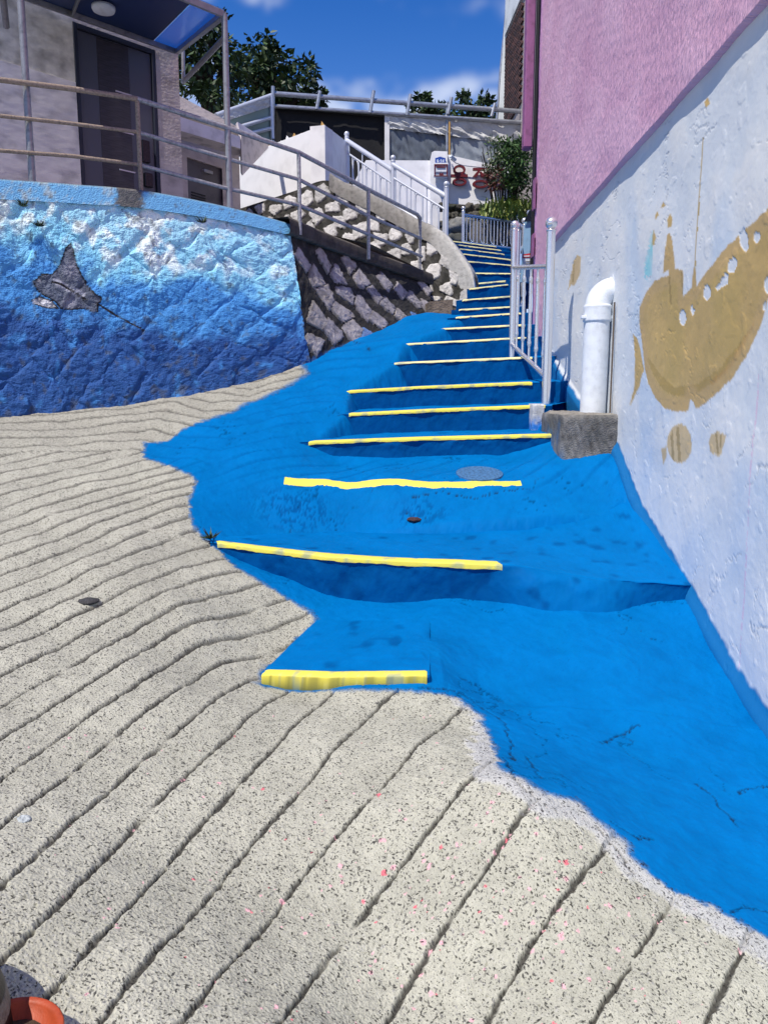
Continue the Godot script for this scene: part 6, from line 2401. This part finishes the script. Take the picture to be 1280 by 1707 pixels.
func build_foreground() -> void:
	# plant pot and saucer at the lower left corner
	var g := hit(20, 1700)
	var c := at_y(62, 1700, g.y + 0.04)
	var o := thing("saucer", "round terracotta orange plastic saucer holding dirt beside the dark pot", "saucer", Vector3(c.x - 0.037, g.y - 0.012, c.z + 0.04))
	var mb := MB.new()
	mb.lathe(Transform3D(Basis(), o.position), [Vector2(0.002, 0.004), Vector2(0.055, 0.004), Vector2(0.072, 0.012), Vector2(0.082, 0.042), Vector2(0.092, 0.046), Vector2(0.094, 0.05), Vector2(0.091, 0.053), Vector2(0.079, 0.05), Vector2(0.068, 0.02), Vector2(0.002, 0.016)], 48)
	part(o, "dish", local(mb, o), M.terracotta)
	mb = MB.new()
	mb.lathe(Transform3D(Basis(), o.position), [Vector2(0.072, 0.024), Vector2(0.05, 0.034), Vector2(0.02, 0.038), Vector2(0.001, 0.039)], 24)
	for k in mb.v.size():
		mb.v[k] += Vector3(0, 0.006 * nb.get_noise_3dv(mb.v[k] * 60.0), 0)
	part(o, "dirt", local(mb, o), M.soil)
	var pf := Vector3(at_y(22, 1700, g.y + 0.03).x - 0.133, g.y - 0.01, c.z + 0.02)
	o = thing("plant_pot", "dark brown squat pot at the edge of the road beside an orange saucer", "pot", pf)
	mb = MB.new()
	mb.lathe(Transform3D(Basis(), pf), [Vector2(0.001, 0.0), Vector2(0.132, 0.0), Vector2(0.136, 0.008), Vector2(0.131, 0.04), Vector2(0.124, 0.09), Vector2(0.113, 0.14), Vector2(0.1, 0.165), Vector2(0.09, 0.172), Vector2(0.082, 0.165), Vector2(0.08, 0.13), Vector2(0.001, 0.125)], 48)
	part(o, "body", local(mb, o), M.pot_dark)
	mb = MB.new()
	mb.lathe(Transform3D(Basis(), pf), [Vector2(0.129, 0.05), Vector2(0.1312, 0.052), Vector2(0.1265, 0.084), Vector2(0.1235, 0.086)], 48)
	part(o, "band", local(mb, o), M.pot_grey)
	# stones and scraps on the road
	var loose := [[148, 1007, 0.042, "flat dark stone lying on the raked concrete road", Color(0.055, 0.055, 0.06)], [37, 1369, 0.02, "small pale pebble in a groove of the road", Color(0.45, 0.5, 0.52)], [690, 868, 0.045, "brown lump in a broken hollow of the blue ramp", Color(0.06, 0.03, 0.03)]]
	for q in loose:
		var p := hit(q[0], q[1])
		var l := thing("loose_stone", q[3], "stone", p)
		var s: float = q[2]
		var pos := PackedVector3Array()
		var col := PackedColorArray()
		var uv := PackedVector2Array()
		for j in 13:
			for i in 21:
				var a := TAU * i / 20.0
				var b := -PI / 2 + PI * j / 12.0
				var v := Vector3(cos(a) * cos(b), sin(b) * 0.3, sin(a) * cos(b) * 0.9)
				var n1 := nb.get_noise_3dv(v * 1.3 + p * 3.0)
				pos.append(v * s * (1.0 + 0.2 * n1) + Vector3(0, s * 0.1, 0)); col.append((q[4] as Color) * (1.0 + 0.5 * n1)); uv.append(Vector2(i, j))
		part(l, "stone", grid_mesh(21, 13, pos, col, uv), M.stone)
	# oval metal cover let into the blue step
	var p := at(798, 791, 5.0)
	p = hit(799, 791)
	p.y = ground(p.x, -p.z) + 0.004
	var o2 := thing("drain_cover", "small round grey metal cover set in the blue step", "drain cover", p)
	mb = MB.new()
	var bs := Basis.from_euler(Vector3(0.2, 0, 0))
	mb.lathe(Transform3D(bs, p), [Vector2(0.15, -0.03), Vector2(0.15, 0.002), Vector2(0.145, 0.004), Vector2(0.141, 0.001), Vector2(0.134, 0.001), Vector2(0.13, 0.003), Vector2(0.001, 0.004)], 36)
	part(o2, "lid", local(mb, o2), M.drain_steel)


# ---------- all of it

func make_sky() -> void:
	var w := 1024
	var h := 512
	var im := Image.create(w, h, false, Image.FORMAT_RGBF)
	var f := FastNoiseLite.new()
	f.seed = 9
	f.noise_type = FastNoiseLite.TYPE_SIMPLEX_SMOOTH
	f.frequency = 1.0
	f.fractal_octaves = 5
	for j in h:
		var el := PI / 2 - PI * (j + 0.5) / h
		var y := sin(el)
		for i in w:
			var az := TAU * ((i + 0.5) / w - 0.5)
			var c: Color
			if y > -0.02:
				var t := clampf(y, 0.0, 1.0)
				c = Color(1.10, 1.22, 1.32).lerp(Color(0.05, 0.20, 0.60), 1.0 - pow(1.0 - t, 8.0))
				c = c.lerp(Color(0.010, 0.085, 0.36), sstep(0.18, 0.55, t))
				var p := Vector3(sin(az) * cos(el), y * 2.6, -cos(az) * cos(el))
				var n := f.get_noise_3d(p.x * 7.0 + 5.0 + 1.1 * f.get_noise_3dv(p * 3.0), p.y * 6.0 + 0.5 * f.get_noise_3dv(p * 5.0), p.z * 7.0) - 0.02 + 0.3 * f.get_noise_3d(p.x * 2.0 + 9.0, p.y * 2.0, p.z * 2.0)
				var cover := sstep(-0.02, 0.42, n + 0.12 * f.get_noise_3dv(p * 14.0)) * sstep(0.02, 0.2, t) * sstep(0.75, 0.3, t)
				c = c.lerp(Color(0.78, 0.83, 0.92), cover * 0.55)
			else:
				c = Color(0.20, 0.20, 0.19)
			im.set_pixel(i, j, c)
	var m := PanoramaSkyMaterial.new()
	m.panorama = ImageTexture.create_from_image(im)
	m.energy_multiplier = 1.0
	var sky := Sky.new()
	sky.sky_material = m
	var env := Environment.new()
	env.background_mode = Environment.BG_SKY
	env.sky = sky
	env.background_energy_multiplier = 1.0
	env.tonemap_mode = Environment.TONE_MAPPER_LINEAR
	env.tonemap_exposure = 1.25
	env.sdfgi_enabled = true
	env.ssao_enabled = true
	env.ssil_enabled = true
	var we := WorldEnvironment.new()
	we.name = "world"
	we.environment = env
	add_child(we)


func speckle() -> ImageTexture:
	var n := 1024
	var im := Image.create(n, n, false, Image.FORMAT_RGB8)
	im.fill(Color(0.97, 0.97, 0.96))
	rng.seed = 2
	for k in 44000:
		var cx := rng.randi() % n
		var cy := rng.randi() % n
		var big := 0.8 + 4.2 * pow(rng.randf(), 7.0)
		var tone: float = [0.34, 0.46, 0.58, 0.7, 0.4, 1.0, 0.98, 0.8][k % 8]
		var tint := Color(tone, tone, tone * rng.randf_range(0.95, 1.05))
		var a := rng.randf() * TAU
		var long := rng.randf_range(1.0, 2.2)
		var reach := int(ceil(big * long))
		for y in range(-reach, reach + 1):
			for x in range(-reach, reach + 1):
				var u := (x * cos(a) + y * sin(a)) / long
				var v := -x * sin(a) + y * cos(a)
				if absf(u) + absf(v) * 1.2 <= big:
					im.set_pixel(posmod(cx + x, n), posmod(cy + y, n), tint)
	for k in 70000:
		var t := rng.randf_range(0.5, 0.85) if k % 3 else 1.0
		im.set_pixel(rng.randi() % n, rng.randi() % n, Color(t, t, t * 0.98))
	return ImageTexture.create_from_image(im)


func make_materials() -> void:
	var fine := noise_map(0.05, 4, 11, 512)
	var coarse := noise_map(0.012, 5, 12, 512)
	var grit := noise_map(0.16, 3, 13, 512)
	var tone := noise_map(0.01, 5, 14, 512, FastNoiseLite.TYPE_SIMPLEX_SMOOTH, ramp([[0.0, grey(0.72)], [0.45, grey(0.95)], [1.0, grey(1.0)]]))
	var blotch := noise_map(0.016, 5, 15, 512, FastNoiseLite.TYPE_SIMPLEX_SMOOTH, ramp([[0.0, grey(0.55)], [0.4, grey(0.85)], [0.7, grey(1.0)], [1.0, grey(0.9)]]))
	var soft := noise_map(0.01, 5, 24, 512, FastNoiseLite.TYPE_SIMPLEX_SMOOTH, ramp([[0.0, grey(0.9)], [0.5, grey(0.98)], [1.0, grey(1.0)]]))
	var stroke := noise_map(0.02, 4, 16, 1024)
	var spk := speckle()
	var m := vcol(mat(255, 255, 255, 0.92))
	m.albedo_texture = spk
	m.uv1_scale = Vector3(1.35, 1.35, 1)
	m.heightmap_enabled = true
	m.heightmap_texture = grit
	m.heightmap_scale = 0.35
	M.concrete = m
	m = vcol(mat(255, 255, 255, 0.62))
	m.metallic_specular = 0.12
	m.uv1_scale = Vector3(2.2, 2.2, 1)
	m.heightmap_enabled = true
	m.heightmap_texture = coarse
	m.heightmap_scale = 0.28
	M.paint_blue = m
	m = vcol(mat(255, 255, 255, 0.6))
	M.paint_yellow = worn(m, null, grit, 3.0, 0.15)
	M.wall_paint = worn(vcol(mat(255, 255, 255, 0.8)), null, fine, 2.6, 0.7)
	M.stone = worn(vcol(mat(255, 255, 255, 0.9)), tone, fine, 3.2, 0.7)
	M.plaster = worn(vcol(mat(255, 255, 255, 0.6)), null, coarse, 2.0, 0.10)
	m = vcol(mat(255, 255, 255, 0.85))
	m.heightmap_enabled = true
	m.heightmap_texture = stroke
	m.uv1_scale = Vector3(1.0, 1.0, 1)
	m.heightmap_scale = 1.0
	M.pink = m
	M.pink_plain = worn(mat(205, 150, 185, 0.85), null, fine, 1.0, 0.5)
	M.purple = worn(mat(150, 92, 140, 0.6), tone, fine, 1.5, 0.1)
	M.black_steel = mat(28, 28, 32, 0.5, 0.3)
	M.grime_concrete = worn(mat(118, 106, 96, 0.92), blotch, fine, 1.5, 0.8)
	M.white_paint = worn(mat(226, 232, 240, 0.45), soft, fine, 2.5, 0.12)
	M.cable = mat(92, 80, 70, 0.7)  # brown of the added tube that stands for the shadowed slit
	M.steel = mat(236, 235, 236, 0.26, 0.8)
	M.steel_blue = worn(mat(150, 172, 205, 0.25, 0.9), null, null, 1.0, 0.0)
	M.white_steel = worn(mat(222, 226, 235, 0.3, 0.35), null, null, 1.0, 0.0)
	M.blue_plain = worn(mat(8, 112, 205, 0.6), tone, fine, 2.0, 0.3)
	M.rust = worn(mat(168, 152, 138, 0.65, 0.2), blotch, fine, 5.0, 0.3)
	M.worn_steel = worn(mat(176, 178, 184, 0.45, 0.3), blotch, fine, 4.0, 0.12)
	M.house_grey = worn(mat(228, 224, 216, 0.9), blotch, fine, 0.7, 0.1)
	M.house_pale = worn(mat(244, 238, 240, 0.85), tone, coarse, 0.9, 0.3)
	M.house_tan = worn(mat(218, 208, 202, 0.9), tone, fine, 1.0, 0.4)
	M.navy = mat(34, 40, 58, 0.5)
	M.door_grey = worn(mat(92, 95, 106, 0.42), null, null, 1.0, 0)
	var grain := noise_map(0.03, 4, 21, 512, FastNoiseLite.TYPE_SIMPLEX_SMOOTH, ramp([[0.0, grey(0.5)], [0.5, grey(0.8)], [1.0, grey(1.0)]]))
	m = worn(mat(84, 80, 88, 0.5), grain, null, 1.0, 0)
	m.uv1_scale = Vector3(0.5, 7.0, 0.5)
	M.door_wood = m
	M.silver = mat(190, 192, 198, 0.3, 0.7)
	M.black_gloss = mat(16, 16, 18, 0.2)
	m = mat(70, 150, 215, 0.25)
	m.backlight_enabled = true
	m.backlight = Color(0.35, 0.6, 0.85)
	M.canopy_pale = m
	m = mat(14, 48, 104, 0.55)
	m.backlight_enabled = true
	m.backlight = Color(0.06, 0.12, 0.22)
	m.roughness = 0.55
	M.canopy_dark = m
	M.canopy_steel = worn(mat(156, 158, 164, 0.4, 0.5), tone, null, 3.0, 0)
	M.shed_wall = worn(mat(208, 197, 195, 0.9), tone, fine, 1.0, 0.3)
	M.shed_door = worn(mat(96, 92, 98, 0.55), tone, null, 1.0, 0)
	M.white_render = worn(mat(243, 243, 245, 0.8), soft, coarse, 0.6, 0.15)
	M.ochre = mat(190, 150, 84, 0.7)
	M.sign_red = mat(104, 14, 26, 0.5)
	M.plate_blue = mat(28, 72, 160, 0.4)
	M.galvanised = worn(mat(190, 196, 205, 0.35, 0.7), tone, null, 2.0, 0)
	M.shade_net = mat(26, 27, 31, 0.9)
	m = worn(mat(214, 216, 218, 0.6), tone, null, 0.6, 0)
	m.backlight_enabled = true
	m.backlight = Color(0.25, 0.25, 0.25)
	M.tarp = m
	M.tarp_dark = mat(60, 63, 68, 0.9)
	m = mat(104, 112, 122, 0.3)
	M.smoky = m
	M.smoky_pale = mat(150, 160, 172, 0.3)
	M.green_pane = mat(132, 156, 152, 0.3)
	M.tower_white = worn(mat(222, 230, 236, 0.7), tone, null, 0.3, 0)
	M.brick_mortar = worn(mat(168, 160, 160, 0.9), null, fine, 2.0, 0.3)
	M.brick0 = worn(mat(92, 66, 66, 0.9), blotch, fine, 2.0, 0.4)
	M.brick1 = worn(mat(112, 80, 78, 0.9), blotch, fine, 2.0, 0.4)
	M.brick2 = worn(mat(76, 58, 62, 0.9), blotch, fine, 2.0, 0.4)
	M.bark = worn(mat(70, 58, 48, 0.95), blotch, fine, 3.0, 0.8)
	m = vcol(mat(255, 255, 255, 0.55))
	m.backlight_enabled = true
	m.backlight = Color(0.3, 0.3, 0.3)
	M.leaf = m
	M.pale_blue = worn(mat(150, 190, 220, 0.35), tone, null, 1.0, 0)
	M.dark_glass = mat(30, 38, 46, 0.1)
	M.red_print = mat(196, 30, 36, 0.5)
	M.grey_print = mat(120, 120, 126, 0.6)
	M.terracotta = worn(mat(172, 70, 34, 0.55), tone, fine, 6.0, 0.06)
	M.soil = worn(mat(92, 78, 60, 1.0), blotch, grit, 6.0, 0.5)
	M.pot_dark = worn(mat(30, 22, 20, 0.5), blotch, fine, 4.0, 0.1)
	M.pot_grey = worn(mat(130, 122, 112, 0.7), blotch, fine, 6.0, 0.3)
	M.drain_steel = worn(mat(72, 122, 172, 0.6, 0.1), blotch, fine, 5.0, 0.2)
	M.hill = worn(mat(96, 92, 78, 0.95), blotch, coarse, 0.3, 2.0)


func smooth_noise(seed_: int, octaves: int) -> FastNoiseLite:
	var f := FastNoiseLite.new()
	f.noise_type = FastNoiseLite.TYPE_SIMPLEX_SMOOTH
	f.seed = seed_
	f.frequency = 1.0
	f.fractal_octaves = octaves
	return f


func _ready() -> void:
	var cam := Camera3D.new()
	cam.name = "camera"
	cam.position = Vector3(0, EYE, 0)
	cam.rotation = Vector3(-TILT, 0, 0)
	cam.fov = rad_to_deg(2.0 * atan(853.5 / FOCAL))
	cam.near = 0.05
	cam.far = 900.0
	add_child(cam)
	cam.current = true
	make_sky()
	var sun := DirectionalLight3D.new()
	sun.name = "sun"
	sun_dir = Vector3(0.28, -0.70, -0.34).normalized()
	add_child(sun)
	sun.look_at_from_position(Vector3.ZERO, sun_dir, Vector3.RIGHT)
	sun.light_energy = 1.3
	sun.light_color = Color(1.0, 0.965, 0.91)
	sun.light_angular_distance = 0.5
	sun.shadow_enabled = true

	na = smooth_noise(1, 2)
	nb = smooth_noise(2, 3)
	nc = smooth_noise(3, 2)
	make_materials()
	lay_out_ground()
	build_ground()
	# the hillside under everything, out to the horizon
	var mb := MB.new()
	for k in 24:
		var a := TAU * k / 24.0
		var b := TAU * (k + 1) / 24.0
		for s in [[0.0, 14.0], [14.0, 60.0], [60.0, 700.0]]:
			var p := func(r: float, w: float) -> Vector3:
				var q := Vector3(cos(w) * r, 0, sin(w) * r - 2.0)
				q.y = -1.4 - clampf(q.z, -40.0, 40.0) * 0.2
				return q
			mb.quad(p.call(s[0], a), p.call(s[0], b), p.call(s[1], b), p.call(s[1], a))
	structure("hillside", mb.mesh(), M.hill)
	build_stairs()
	build_painted_building()
	build_mural_wall()
	build_dark_wall()
	build_white_stone_wall()
	build_house()
	build_shed()
	build_upper_walls()
	build_shelter()
	build_tower()
	build_pipe_and_block()
	build_near_railing()
	build_far_railings()
	build_terrace_railing()
	build_trees()
	build_rubble()
	build_foreground()
